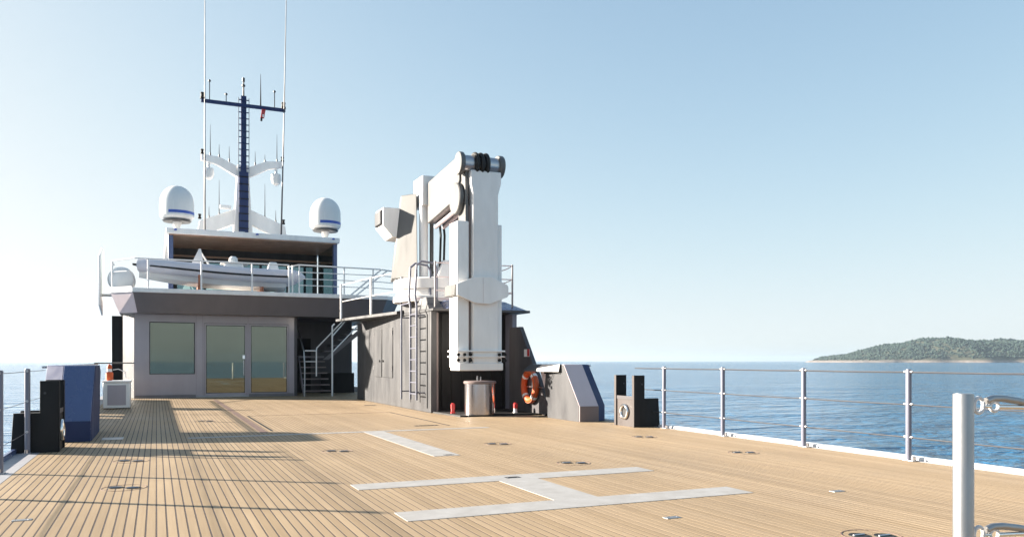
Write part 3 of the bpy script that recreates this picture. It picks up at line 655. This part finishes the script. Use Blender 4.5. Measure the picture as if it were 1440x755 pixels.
# roof, its sloping coamings and the awning plate
s = MB(); s.prism([(5.78, 17.55), (8.24, 17.55), (8.24, 25.25), (5.78, 25.25)], 'z', 2.352, 2.41); s.build('roof_slab', 'grey_dim', ch, bevel=0.01)
s = MB(); s.hexa([(6.15, 17.62, 2.412), (8.2, 17.62, 2.412), (8.2, 20.8, 2.412), (6.15, 20.8, 2.412), (6.35, 18.3, 2.66), (7.9, 18.3, 2.66), (7.9, 20.6, 2.66), (6.35, 20.6, 2.66)]); s.build('roof_coaming', 'bluegrey', ch, bevel=0.015)  # sky reflection put into the coaming's colour as slate blue
s = MB(); s.hexa([(5.79, 17.9, 2.413), (6.10, 17.7, 2.413), (6.10, 20.3, 2.413), (5.79, 20.6, 2.413), (5.86, 18.3, 2.72), (6.08, 18.2, 2.72), (6.08, 20.0, 2.72), (5.86, 20.2, 2.72)]); s.build('side_coaming', 'grey_dim', ch, bevel=0.01)
s = MB(); s.hexa([(5.0, 24.6, 2.40), (5.795, 24.6, 2.40), (5.795, 20.0, 2.40), (5.62, 20.0, 2.40), (5.0, 24.6, 2.47), (5.795, 24.6, 2.50), (5.795, 20.0, 2.50), (5.62, 20.0, 2.47)]); s.build('awning_plate', 'grey_dim', ch)
for i, (ya, yb) in enumerate(((22.15, 23.0), (21.0, 22.05))):
    s = MB(); s.box(HX0 - 0.022, HX0 - 0.002, ya, yb, 0.75, 2.1); d = s.build('cabinet_door', 'grey_dim', ch, bevel=0.006)
    s = MB(); s.lathe([(0.03, -0.03), (0.035, -0.015), (0.0, 0.0)], (HX0 - 0.024, ya + 0.14 if i == 0 else yb - 0.14, 1.2), 10, 'x'); s.build('latch', 'black', d)
    for z in (0.95, 1.9):
        s = MB(); s.box(HX0 - 0.03, HX0 - 0.023, ya + 0.005 if i else yb - 0.045, ya + 0.045 if i else yb - 0.005, z, z + 0.12); s.build('hinge', 'steel', d)
s = MB(); s.box(HX0 - 0.02, HX0 - 0.003, 18.0, 18.06, 0.1, 2.3); s.build('corner_strip', 'grey_dim', ch)
# platform rail on the roof
pr = thing('crane_platform_rail', (6.9, 17.7, 2.41), 'thin tube railing around the crane platform on the deck house roof', 'railing')
def pt(pts, r, nm, mat='grey_lift'): s = MB(); s.path(pts, r, 8); s.build(nm, mat, pr)
for z in (2.85, 3.17, 3.50): pt([(5.95, 17.9, z), (7.9, 17.85, z), (8.05, 18.6, z), (8.05, 20.5, z)], 0.013, 'rail')
for x, y in ((7.9, 17.85), (5.95, 17.9), (8.05, 20.5)): pt([(x, y, 2.42), (x, y, 3.53)], 0.024, 'post', 'fascia')
for z in (3.0, 3.5): pt([(5.15, 24.4, z), (5.45, 21.8, z), (5.75, 20.2, z)], 0.012, 'rail', 'white')
for x, y in ((5.12, 24.4), (5.42, 21.9)): pt([(x, y, 2.48), (x, y, 3.52)], 0.03, 'post', 'white')
# vertical ladder on the side wall
la = thing('wall_ladder', (5.55, 18.5, 0), 'steel ladder with hooped tops fixed to the sunlit side of the deck house', 'ladder')
LX = 5.60
def lt(pts, r, nm): s = MB(); s.path(pts, r, 8); s.build(nm, 'postgrey', la)
lt([(LX, 18.72, 0.28), (LX, 18.72, 2.5), (LX - 0.03, 18.75, 2.75), (LX, 18.72, 3.45), (LX + 0.12, 18.72, 3.55), (LX + 0.42, 18.72, 3.52), (LX + 0.5, 18.72, 3.4), (LX + 0.5, 18.72, 2.45)], 0.028, 'stile')
lt([(LX, 18.22, 0.28), (LX, 18.22, 2.5), (LX - 0.03, 18.25, 2.75), (LX, 18.22, 3.45), (LX + 0.12, 18.22, 3.55), (LX + 0.42, 18.22, 3.52), (LX + 0.5, 18.22, 3.4), (LX + 0.5, 18.22, 2.45)], 0.028, 'stile')
for i in range(8):
    z = 0.42 + i * 0.27; lt([(LX, 18.22, z), (LX, 18.72, z)], 0.016, 'rung')
for z in (0.45, 2.28):
    for y in (18.22, 18.72, 19.5): lt([(LX, y, z), (5.80, y, z)], 0.016, 'wall_bracket')
lt([(LX, 19.5, 0.25), (LX, 19.5, 2.45), (LX, 19.5, 3.3)], 0.024, 'grab_pole'); lt([(LX, 18.72, 2.6), (LX, 19.5, 2.6)], 0.018, 'cross_bar')

# ---- buttress with lifebuoy
bu = thing('buttress', (7.75, 16.8, 0), 'dark sloping buttress plate at the right corner of the crane house', 'buttress')
s = MB(); s.prism([(17.74, 0.036), (17.74, 2.0), (17.55, 2.0), (16.1, 0.75), (15.75, 0.04)], 'x', 7.74, 7.86); s.v = []; s.f = []
s.prism([(17.72, 0.036), (17.72, 2.0), (17.12, 2.0), (15.47, 0.036)], 'x', 7.76, 7.86); s.build('plate', 'slate', bu, bevel=0.008)
s = MB(); s.box(7.865, 8.3, 16.0, 17.7, 0.0, 0.60); s.build('footing', 'fascia', bu)
s = MB(); s.path([(7.73, 16.95, 0.62), (7.70, 15.75, 0.62)], 0.013, 6); s.build('stay_rod', 'steel', bu)
s = MB(); s.box(7.752, 7.758, 16.55, 16.85, 1.30, 1.47); a_ = s.build('notice_white', 'white', bu)
s = MB(); s.box(7.750, 7.7515, 16.55, 16.68, 1.31, 1.47); s.build('notice_red', 'red', bu)
lb = thing('lifebuoy', (7.70, 16.32, 0.62), 'orange lifebuoy ring with white bands hung on the dark buttress', 'lifebuoy')
s = MB(); s.torus((7.69, 16.40, 0.63), 0.315, 0.075, 'x', 36, 12); s.build('ring', 'orange', lb)
for k in range(4):
    a = 45 + 90 * k
    s = MB(); s.torus((7.69, 16.40, 0.63), 0.315, 0.078, 'x', 3, 12, a - 6, a + 6); s.build('band', 'white', lb)
s = MB(); s.torus((7.64, 16.40, 0.63), 0.37, 0.010, 'x', 36, 6); s.build('grab_line', 'strap', lb)

# ---- steel drum bollard and small red hydrants in front of the recess
db = thing('steel_capstan', (6.52, 16.45, 0), 'polished steel drum standing under the crane boom', 'capstan')
s = MB(); s.lathe([(0.0, 0.036), (0.345, 0.036), (0.345, 0.70), (0.30, 0.70), (0.0, 0.70)], (6.52, 16.5, 0), 48); s.build('drum', 'drumsteel', db)
s = MB(); s.lathe([(0.0, 0.702), (0.35, 0.702), (0.36, 0.72), (0.36, 0.75), (0.34, 0.765), (0.0, 0.775)], (6.52, 16.5, 0), 48); s.build('top_cap', 'brown', db)
s = MB(); s.tube((6.42, 16.4, 0.77), (6.42, 16.4, 0.88), 0.015, 6).tube((6.50, 16.4, 0.77), (6.50, 16.4, 0.86), 0.012, 6); s.build('pin', 'steel', db)
def hydrant(x, y, lab, cap):
    t = thing('red_hydrant', (x, y, 0.035), lab, 'hydrant', 'small red hydrants by the crane recess')
    z0 = 0.036
    s = MB(); s.lathe([(0.055, z0), (0.055, z0 + 0.02), (0.042, z0 + 0.03), (0.042, z0 + 0.19), (0.03, z0 + 0.21), (0, z0 + 0.215)], (x, y, 0), 14); s.build('body', cap, t)
    s = MB(); s.lathe([(0.048, z0 + 0.10), (0.048, z0 + 0.2), (0.02, z0 + 0.23), (0, z0 + 0.23)], (x, y, 0), 14); s.build('cap', 'red', t)
hydrant(6.05, 16.95, 'small red hydrant left of the steel drum', 'red')
hydrant(7.40, 16.55, 'small red and white hydrant right of the steel drum', 'white')

# ================================================================== CRANE
cr = thing('deck_crane', (6.4, 19.2, 2.41), 'large white folding deck crane with boom hanging in front of the deck house', 'crane')
def cbox(nm, mat, *b, bevel=0.02, parent=None): s = MB(); s.box(*b); return s.build(nm, mat, parent or cr, bevel=bevel)
# slewing base
s = MB(); s.lathe([(0.0, 2.662), (1.0, 2.662), (1.0, 2.80), (0.92, 2.82), (0.92, 2.98), (0.0, 2.98)], (6.45, 19.6, 0), 40); s.build('slewing_ring', 'white', cr)
s = MB(); s.lathe([(0.0, 2.982), (0.98, 2.982), (0.98, 3.22), (0.86, 3.26), (0.0, 3.26)], (6.45, 19.6, 0), 40); s.build('turntable', 'white', cr)
s = MB(); s.lathe([(1.003, 2.69), (1.006, 2.74)], (6.45, 19.6, 0), 40); s.build('ring_groove', 'grey_lift', cr)
# king post: tapered box, cylinder pair and counter box
s = MB(); s.hexa([(5.42, 19.75, 3.262), (5.90, 19.10, 3.262), (6.05, 20.2, 3.262), (5.62, 20.6, 3.262), (5.66, 19.75, 5.38), (5.93, 19.30, 5.38), (6.0, 19.9, 5.38), (5.76, 20.2, 5.38)]); s.build('king_post', 'crane_dim', cr, bevel=0.02)
cbox('post_arm', 'white', 6.0, 6.42, 19.02, 19.8, 5.05, 5.78)
s = MB(); s.tube((6.10, 19.25, 3.3), (6.10, 19.25, 5.1), 0.11, 20); s.build('lift_cylinder', 'white', cr)
s = MB(); s.tube((6.34, 19.35, 3.3), (6.34, 19.35, 5.1), 0.05, 14); s.build('guide_rod', 'crane_dim', cr)
for x in (6.42, 6.52):
    s = MB(); s.path([(x, 19.0, 4.75), (x + 0.01, 18.9, 4.3), (x + 0.02, 19.0, 3.5)], 0.03, 8); s.build('hose', 'rubber', cr)
s = MB(); s.prism([(19.4, 4.62), (19.7, 4.32), (20.3, 4.32), (20.3, 5.05), (19.4, 5.05)], 'x', 5.10, 5.66); s.v = []; s.f = []
s.prism([(5.20, 4.60), (5.45, 4.32), (5.70, 4.30), (5.70, 5.06), (5.20, 5.06)], 'y', 19.75, 20.5); s.build('winch_box', 'white', cr, bevel=0.02)
s = MB(); s.prism([(5.15, 4.66), (5.198, 4.62), (5.198, 5.02), (5.15, 4.98)], 'y', 19.85, 20.4); s.build('winch_cover', 'grey_dim', cr)
cbox('rear_column', 'grey_lift', 6.95, 7.25, 18.95, 19.4, 3.262, 4.9)
s = MB(); s.tube((6.88, 18.9, 3.4), (6.88, 18.9, 4.9), 0.045, 12); s.build('rear_rod', 'white', cr)
s = MB(); s.tube((6.96, 18.85, 3.55), (6.96, 18.85, 4.1), 0.07, 12); s.build('valve_block', 'brown', cr)
s = MB(); s.hexa([(6.3, 18.75, 3.262), (7.0, 18.75, 3.262), (7.0, 19.4, 3.262), (6.3, 19.4, 3.262), (6.5, 18.9, 3.7), (6.9, 18.9, 3.7), (6.9, 19.3, 3.7), (6.5, 19.3, 3.7)]); s.build('valve_cover', 'white', cr, bevel=0.03)
# inclined main boom (side profile in the y-z plane)
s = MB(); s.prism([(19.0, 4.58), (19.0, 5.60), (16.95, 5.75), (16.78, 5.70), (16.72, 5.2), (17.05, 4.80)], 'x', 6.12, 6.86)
MBOOM = s.build('main_boom', 'crane_dim', cr, bevel=0.025)
# knuckle head with hose reel and side cheeks
s = MB(); s.tube((6.06, 16.55, 5.52), (7.06, 16.55, 5.52), 0.19, 24); s.build('knuckle_pin', 'steel', cr)
for x0_, x1_ in ((6.02, 6.12), (6.94, 7.06)):
    s = MB(); s.lathe([(0.0, x0_), (0.24, x0_), (0.25, x0_ + 0.02), (0.25, x1_ - 0.02), (0.24, x1_), (0.0, x1_)], (0, 16.55, 5.52), 28, 'x'); s.build('knuckle_cheek', 'crane_dim', cr)
for i in range(3):
    s = MB(); s.torus((6.40 + i * 0.125, 16.53, 5.52), 0.225, 0.045, 'x', 28, 10); s.build('hose_loop', 'rubber', cr)
# hanging outer boom
s = MB(); s.prism([(6.30, 1.05), (6.90, 1.05), (6.90, 4.85), (6.97, 5.1), (6.97, 5.36), (6.26, 5.36), (6.26, 5.05), (6.30, 4.85)], 'y', 16.35, 16.9); s.build('outer_boom', 'white', cr, bevel=0.02)
cbox('side_jib', 'white', 5.96, 6.24, 16.42, 16.95, 1.05, 4.25, bevel=0.03)
cbox('side_jib', 'white', 6.925, 7.03, 16.45, 16.95, 1.05, 4.22, bevel=0.02)
s = MB(); s.tube((6.265, 16.5, 1.3), (6.265, 16.5, 4.6), 0.028, 10); s.build('jib_rod', 'brown', cr)
s = MB(); s.lathe([(0.0, 6.05), (0.33, 6.05), (0.35, 6.07), (0.35, 6.14), (0.33, 6.16), (0.0, 6.16)], (0, 16.85, 4.80), 32, 'x'); s.build('link_disc', 'crane_dim', cr)
s = MB(); s.tube((6.1, 16.62, 4.80), (6.3, 16.62, 4.80), 0.06, 12); s.build('link_pin', 'brown', cr)
s = MB(); s.prism([(16.45, 4.2), (16.9, 4.2), (16.95, 5.1), (16.5, 5.5)], 'x', 6.165, 6.235); s.build('link_plate', 'crane_dim', cr, bevel=0.01)
# folding struts below the boom
for i, x in enumerate((6.3, 6.5, 6.7)):
    s = MB(); s.tube((x, 18.9, 4.50), (x, 17.0, 4.70 + 0.05 * i), 0.05, 10); s.build('under_rod', 'grey_lift', cr)
# collar plate round the boom, with the lit return on the left
s = MB(); s.prism([(5.90, 2.62), (6.30, 2.46), (6.66, 2.44), (7.06, 2.60), (7.10, 2.64), (7.10, 2.84), (7.06, 2.88), (6.70, 3.04), (6.30, 3.02), (5.90, 2.86)], 'y', 16.25, 16.33); s.build('collar_plate', 'white', cr, bevel=0.006)
cbox('collar_return', 'crane_dim', 5.87, 5.94, 16.335, 17.0, 2.62, 2.86, bevel=0.01)
s = MB(); s.box(6.498, 6.502, 16.243, 16.249, 2.47, 3.01); s.build('collar_seam', 'grey_lift', cr)
# flanges and clevises at the foot of the boom
for z in (1.40, 1.28):
    cbox('flange', 'white', 5.93, 7.05, 16.31, 16.97, z, z + 0.035, bevel=0.006)
cbox('foot_block', 'white', 5.98, 7.01, 16.33, 16.93, 0.99, 1.16, bevel=0.02)
for x in (5.94, 6.08, 6.22, 6.90, 7.03):
    s = MB(); s.lathe([(0.0, 16.27), (0.035, 16.27), (0.035, 16.31), (0, 16.31)], (x, 0, 1.34), 10, 'y'); s.build('pin_end', 'black', cr)
    s = MB(); s.lathe([(0.0, 16.27), (0.035, 16.27), (0.035, 16.31), (0, 16.31)], (x, 0, 1.22), 10, 'y'); s.build('pin_end', 'black', cr)

# ================================================================== BULWARKS, LOCKERS, FAIRLEADS
bw = thing('left_bulwark', (-1.65, 21, 0), 'low white side wall between blue locker and deckhouse', 'bulwark')
s = MB()
yy = [14.9, 19.35, 19.75, 20.35, 20.8, 28.2]
s.box(-1.70, -1.64, 14.9, 28.2, 0.36, 0.70); 
for a, b in ((14.9, 19.35), (19.75, 20.35), (20.8, 28.2)): s.box(-1.70, -1.64, a, b, 0.0, 0.36)
s.build('panel', 'white', bw)
for y in (16.4, 18.7, 21.05, 23.4, 25.8): 
    s = MB(); s.tube((-1.67, y, 0.69), (-1.67, y, 1.1), 0.034, 10); s.build('post', 'satin', bw)
s = MB(); s.path([(-1.67, 14.9, 1.10), (-1.67, 28.1, 1.10)], 0.02, 8); s.build('top_rail', 'satin', bw)
s = MB(); s.path([(-1.67, 26.6, 1.14), (-0.66, 28.42, 1.14)], 0.02, 8); s.build('end_rail', 'satin', bw)
rb = mirror_tree(bw, XC); rb.name = 'right_bulwark'; tag(rb, 'low white side wall behind the right grey locker', 'bulwark')

lk = thing('deck_locker', (7.9, 14.4, 0), 'grey angular locker with navy outer side right of the crane', 'locker')
side = [(15.35, 0.0), (13.95, 0.0), (13.95, 0.31), (14.62, 1.13), (15.55, 1.13), (15.75, 1.02), (15.52, 0.62), (15.40, 0.35)]
s = MB(); s.prism(side, 'x', 7.62, 8.05)
b_ = s.build('body', 'grey_lift', lk, bevel=0.008)  # shaded front brightened by a paler copy of the locker grey
s = MB(); s.prism([(15.34, 0.002), (13.97, 0.002), (13.97, 0.31), (14.63, 1.122), (15.4, 1.122), (15.5, 0.6), (15.4, 0.35)], 'x', 7.612, 7.6195); s.build('lit_side_panel', 'grey_dim', lk)  # darker copy of the locker grey where the sun strikes
s = MB(); s.hexa([(8.052, 13.95, 0.0), (8.30, 14.15, 0.0), (8.30, 15.3, 0.0), (8.052, 15.3, 0.0), (8.052, 14.62, 1.132), (8.30, 14.8, 1.132), (8.30, 15.5, 1.132), (8.052, 15.5, 1.132)])
s.v = [(8.052, 13.952, 0.0), (8.31, 14.15, 0.0), (8.31, 15.3, 0.0), (8.052, 15.3, 0.0), (8.052, 13.952, 0.31), (8.31, 14.15, 0.31), (8.31, 15.4, 0.31), (8.052, 15.4, 0.31), (8.052, 14.62, 1.128), (8.31, 14.82, 1.128), (8.31, 15.5, 1.128), (8.052, 15.5, 1.128)]
s.f = [(0, 3, 2, 1), (8, 9, 10, 11), (0, 1, 5, 4), (1, 2, 6, 5), (2, 3, 7, 6), (3, 0, 4, 7), (4, 5, 9, 8), (5, 6, 10, 9), (6, 7, 11, 10), (7, 4, 8, 11)]
s.build('outer_side', 'navy', lk, bevel=0.008)
s = MB(); s.box(7.624, 8.048, 13.938, 13.948, 0.004, 0.305); s.build('kick_panel', 'brown', lk)
s = MB(); s.hexa([(7.30, 15.95, 0.98), (7.55, 14.72, 0.98), (7.60, 14.72, 1.0), (7.60, 15.95, 1.0), (7.45, 15.9, 1.12), (7.58, 14.72, 1.135), (7.615, 14.72, 1.135), (7.60, 15.9, 1.135)]); s.build('flap_lid', 'grey_dim', lk)
s = MB(); s.box(7.604, 7.611, 14.74, 15.5, 0.93, 0.99); s.build('shadow_gap', 'black', lk)
s = MB(); s.path([(7.59, 15.35, 0.95), (7.58, 15.25, 0.85), (7.58, 15.12, 0.83), (7.59, 15.05, 0.93)], 0.006, 5); s.build('lanyard', 'wire', lk)
lk2 = mirror_tree(lk, XC, {'grey_paint_lifted': 'bluegrey', 'grey_paint_dimmed': 'navy', 'brown_grey_paint': 'navy'})  # blues paint the sky's reflection into the shaded grey locker
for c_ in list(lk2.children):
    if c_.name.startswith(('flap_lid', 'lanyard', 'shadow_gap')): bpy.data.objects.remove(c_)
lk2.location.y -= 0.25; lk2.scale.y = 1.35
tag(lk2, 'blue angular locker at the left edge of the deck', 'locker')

fr = thing('fairlead', (8.15, 12.75, 0), 'black U-shaped fairlead with pale ring between grey locker and right rail', 'fairlead')
prof = [(7.90, 0.0), (8.45, 0.0), (8.42, 0.52), (8.12, 0.52), (8.12, 0.94), (7.90, 0.94)]
for y in (12.40, 13.02):
    s = MB(); s.prism(prof, 'y', y, y + 0.07); pl_ = s.build('cheek_plate', 'black', fr, bevel=0.006)
    s = MB(); s.box(7.892, 7.899, y + 0.002, y + 0.068, 0.003, 0.938); s.build('edge_strip', 'darkbrown', pl_)
    s = MB(); s.lathe([(0.0, y - 0.012), (0.016, y - 0.012), (0.016, y), (0, y)], (8.06, 0, 0.78), 8, 'y'); s.build('bolt', 'grey_dim', pl_)
s = MB(); s.box(7.93, 8.40, 12.472, 13.018, 0.0, 0.50); s.build('throat_block', 'black', fr)
s = MB(); s.box(7.915, 7.929, 12.472, 13.018, 0.0, 0.555); s.build('face_panel', 'darkbrown', fr)
s = MB(); s.box(7.905, 7.914, 12.472, 13.018, 0.50, 0.56); s.build('sill_strip', 'slate', fr)
s = MB(); s.torus((7.90, 12.74, 0.27), 0.115, 0.034, 'x', 28, 12); s.build('hawse_ring', 'chrome', fr)
s = MB(); s.lathe([(0.0, 7.905), (0.10, 7.905), (0.10, 7.913), (0.0, 7.913)], (0, 12.74, 0.27), 20, 'x'); s.build('hawse_hole', 'rubber', fr)
fr2 = mirror_tree(fr, XC, {'dark_brown_paint': 'black'}); fr2.location.y -= 0.25; tag(fr2, 'black stepped fairlead in front of the blue locker on the left', 'fairlead')

wb = thing('white_box', (-0.9, 22.6, 0), 'white deck box in the shade behind the blue locker', 'box')
s = MB(); s.box(-1.22, -0.60, 22.4, 23.1, 0.02, 0.66); s.build('body', 'white_gloss', wb, bevel=0.02)
s = MB(); s.box(-1.24, -0.58, 22.38, 23.12, 0.665, 0.71); s.build('lid', 'white', wb, bevel=0.012)
s = MB(); s.box(-1.12, -0.70, 22.392, 22.399, 0.10, 0.60); s.build('front_panel', 'mauve', wb, bevel=0.003)
bl = thing('rescue_light', (-1.06, 22.2, 0.7), 'orange and white rescue light on the white box', 'rescue light')
s = MB(); s.lathe([(0.05, 0.712), (0.085, 0.73), (0.085, 0.90), (0.06, 0.93), (0.0, 0.93)], (-1.08, 22.6, 0), 14); s.build('float', 'orange', bl)
s = MB(); s.lathe([(0.058, 0.932), (0.058, 1.0), (0.0, 1.0)], (-1.08, 22.6, 0), 14); s.build('collar', 'white', bl)
s = MB(); s.lathe([(0.055, 1.002), (0.06, 1.05), (0.045, 1.10), (0.0, 1.13)], (-1.08, 22.6, 0), 14); s.build('lamp', 'orange', bl)
s = MB(); s.path([(-1.0, 22.6, 0.98), (-0.88, 22.6, 1.0), (-0.72, 22.6, 0.92), (-0.70, 22.6, 0.74)], 0.012, 6); s.build('lanyard', 'white', bl)

# ================================================================== GUARD RAILS
def guard_rail(name, x, ys, label, out, wire_ends, wr):
    g = thing(name, (x, ys[0], 0), label, 'guard rail')
    for y in ys:
        s = MB(); s.lathe([(0.034, 0.0), (0.034, 1.085), (0.030, 1.10), (0.0, 1.105)], (x, y, 0), 16); p = s.build('post', 'postgrey', g)
        s = MB(); s.box(x - 0.05, x + 0.05, y - 0.10, y + 0.05, 0.002, 0.014); s.build('foot_plate', 'steel', p, bevel=0.003)
        s = MB(); s.lathe([(0.022, 0.014), (0.022, 0.055), (0.014, 0.06), (0, 0.06)], (x + out * 0.0, y - 0.078, 0), 8); s.build('foot_bolt', 'steel', p)
        for z in (1.07, 0.68, 0.285):
            s = MB(); s.tube((x, y - 0.06, z), (x, y + 0.06, z), 0.017, 8); s.build('wire_ferrule', 'steel', p)
    for z in (1.07, 0.68, 0.285):
        pts = []
        full = [wire_ends[0]] + list(ys) + [wire_ends[1]]
        for a, b in zip(full, full[1:]):
            for k in range(4):
                t = k / 4; pts.append((x, a + (b - a) * t, z - 0.004 * math.sin(math.pi * t) - 0.004))
        pts.append((x, full[-1], z)); s = MB(); s.path(pts, wr * (1.25 if z > 1 else 1), 6); s.build('wire', 'wire', g)
    return g
guard_rail('guard_rail', 8.30, [12.05, 10.42, 8.66, 6.94, 5.2, 3.45, 1.7, -0.05, -1.8], 'steel post and wire guard rail along the right edge of the deck', 1, (13.0, -2.4), 0.0095)
guard_rail('guard_rail', -1.53, [12.08, 10.06, 8.38, 6.65, 4.9, 3.15, 1.4, -0.35, -2.1], 'steel post and wire guard rail at the left edge of the deck', -1, (13.9, -2.4), 0.0032)

# ---- near chain barrier
cb = thing('chain_barrier', (2.615, 1.96, 0), 'thick pale steel post with hooks and chain at the lower right', 'barrier')
PX, PY = 2.615, 1.96
s = MB(); s.lathe([(0.034, 0.0), (0.034, 1.080), (0.032, 1.085), (0.0, 1.086)], (PX, PY, 0), 40); p = s.build('post', 'satin', cb)
s = MB(); s.lathe([(0.08, 0.002), (0.08, 0.014), (0.04, 0.02), (0.04, 0.06)], (PX, PY, 0), 24); s.build('foot_flange', 'steel', p)
P2 = (4.55, 1.75)
s = MB(); s.lathe([(0.034, 0.0), (0.034, 1.080), (0.032, 1.085), (0.0, 1.086)], (P2[0], P2[1], 0), 24); s.build('post', 'satin', cb)
dr = Vector((P2[0] - PX, P2[1] - PY, 0)).normalized()
def along(t, z, off=0.0): q = Vector((PX, PY, 0)) + dr * t + Vector((dr.y, -dr.x, 0)) * off; return (q.x, q.y, z)
def ringp(t, z, rad, r, nm, a0=0, a1=360, sq=1.0):
    pts = []; n = 28; full = a1 - a0 >= 360
    for j in range(n if full else n + 1):
        a = R(a0 + (a1 - a0) * j / n); pts.append(along(t + rad * sq * math.cos(a), z + rad * math.sin(a)))
    s = MB(); s.path(pts, r, 10, closed=full); s.build(nm, 'hook', cb)
for z0 in (1.045, 0.585):
    s = MB(); s.path([along(0.030, z0 + 0.012), along(0.045, z0 + 0.012), along(0.045, z0 - 0.022), along(0.030, z0 - 0.022)], 0.006, 8); s.build('eye_bracket', 'hook', cb)
    ringp(0.070, z0 - 0.003, 0.027, 0.0070, 'snap_ring', 40, 385, 0.80)
    s = MB(); s.path([along(0.085, z0 - 0.006), along(0.125, z0 - 0.008)], 0.0065, 10); s.build('hook_shank', 'chrome', cb)
    ringp(0.143, z0 - 0.008, 0.017, 0.0062, 'hook_eye', 0, 360, 1.15)
    s = MB(); s.path([along(0.158, z0 - 0.010), along(0.24, z0 - 0.012), along(0.34, z0 - 0.016)], 0.0085, 12); s.build('turnbuckle_rod', 'chrome', cb)
    s = MB(); s.path([along(0.105, z0 + 0.012), along(0.135, z0 + 0.021), along(0.18, z0 + 0.020), along(0.25, z0 + 0.010), along(0.33, z0 - 0.004)], 0.0125, 14); s.build('pelican_hook', 'satin', cb)
    L = (Vector((P2[0] - PX, P2[1] - PY, 0))).length
    s = MB(); s.path([along(0.33 + (L - 0.35) * k / 14, z0 - 0.008 - 0.10 * math.sin(math.pi * k / 14)) for k in range(15)], 0.006, 8); s.build('chain_wire', 'chrome', cb)

# ================================================================== HAZE over the sea
hz = MB(); hz.box(-14600, 14600, -14600, 14600, ZS - 1.0, 96.0)
hm = bpy.data.materials.new('sea_haze'); hm.use_nodes = True; hn = hm.node_tree; hn.nodes.clear()
ho = hn.nodes.new("ShaderNodeOutputMaterial"); hv = hn.nodes.new("ShaderNodeVolumePrincipled")
hv.inputs["Color"].default_value = (0.68, 0.84, 1.0, 1); hv.inputs["Density"].default_value = 0.75e-4; hv.inputs["Anisotropy"].default_value = 0.4
hn.links.new(hv.outputs[0], ho.inputs["Volume"])
M['haze'] = hm
tag(hz.build('haze', 'haze', smooth=False), 'pale summer haze lying over the sea', 'haze', kind='stuff')
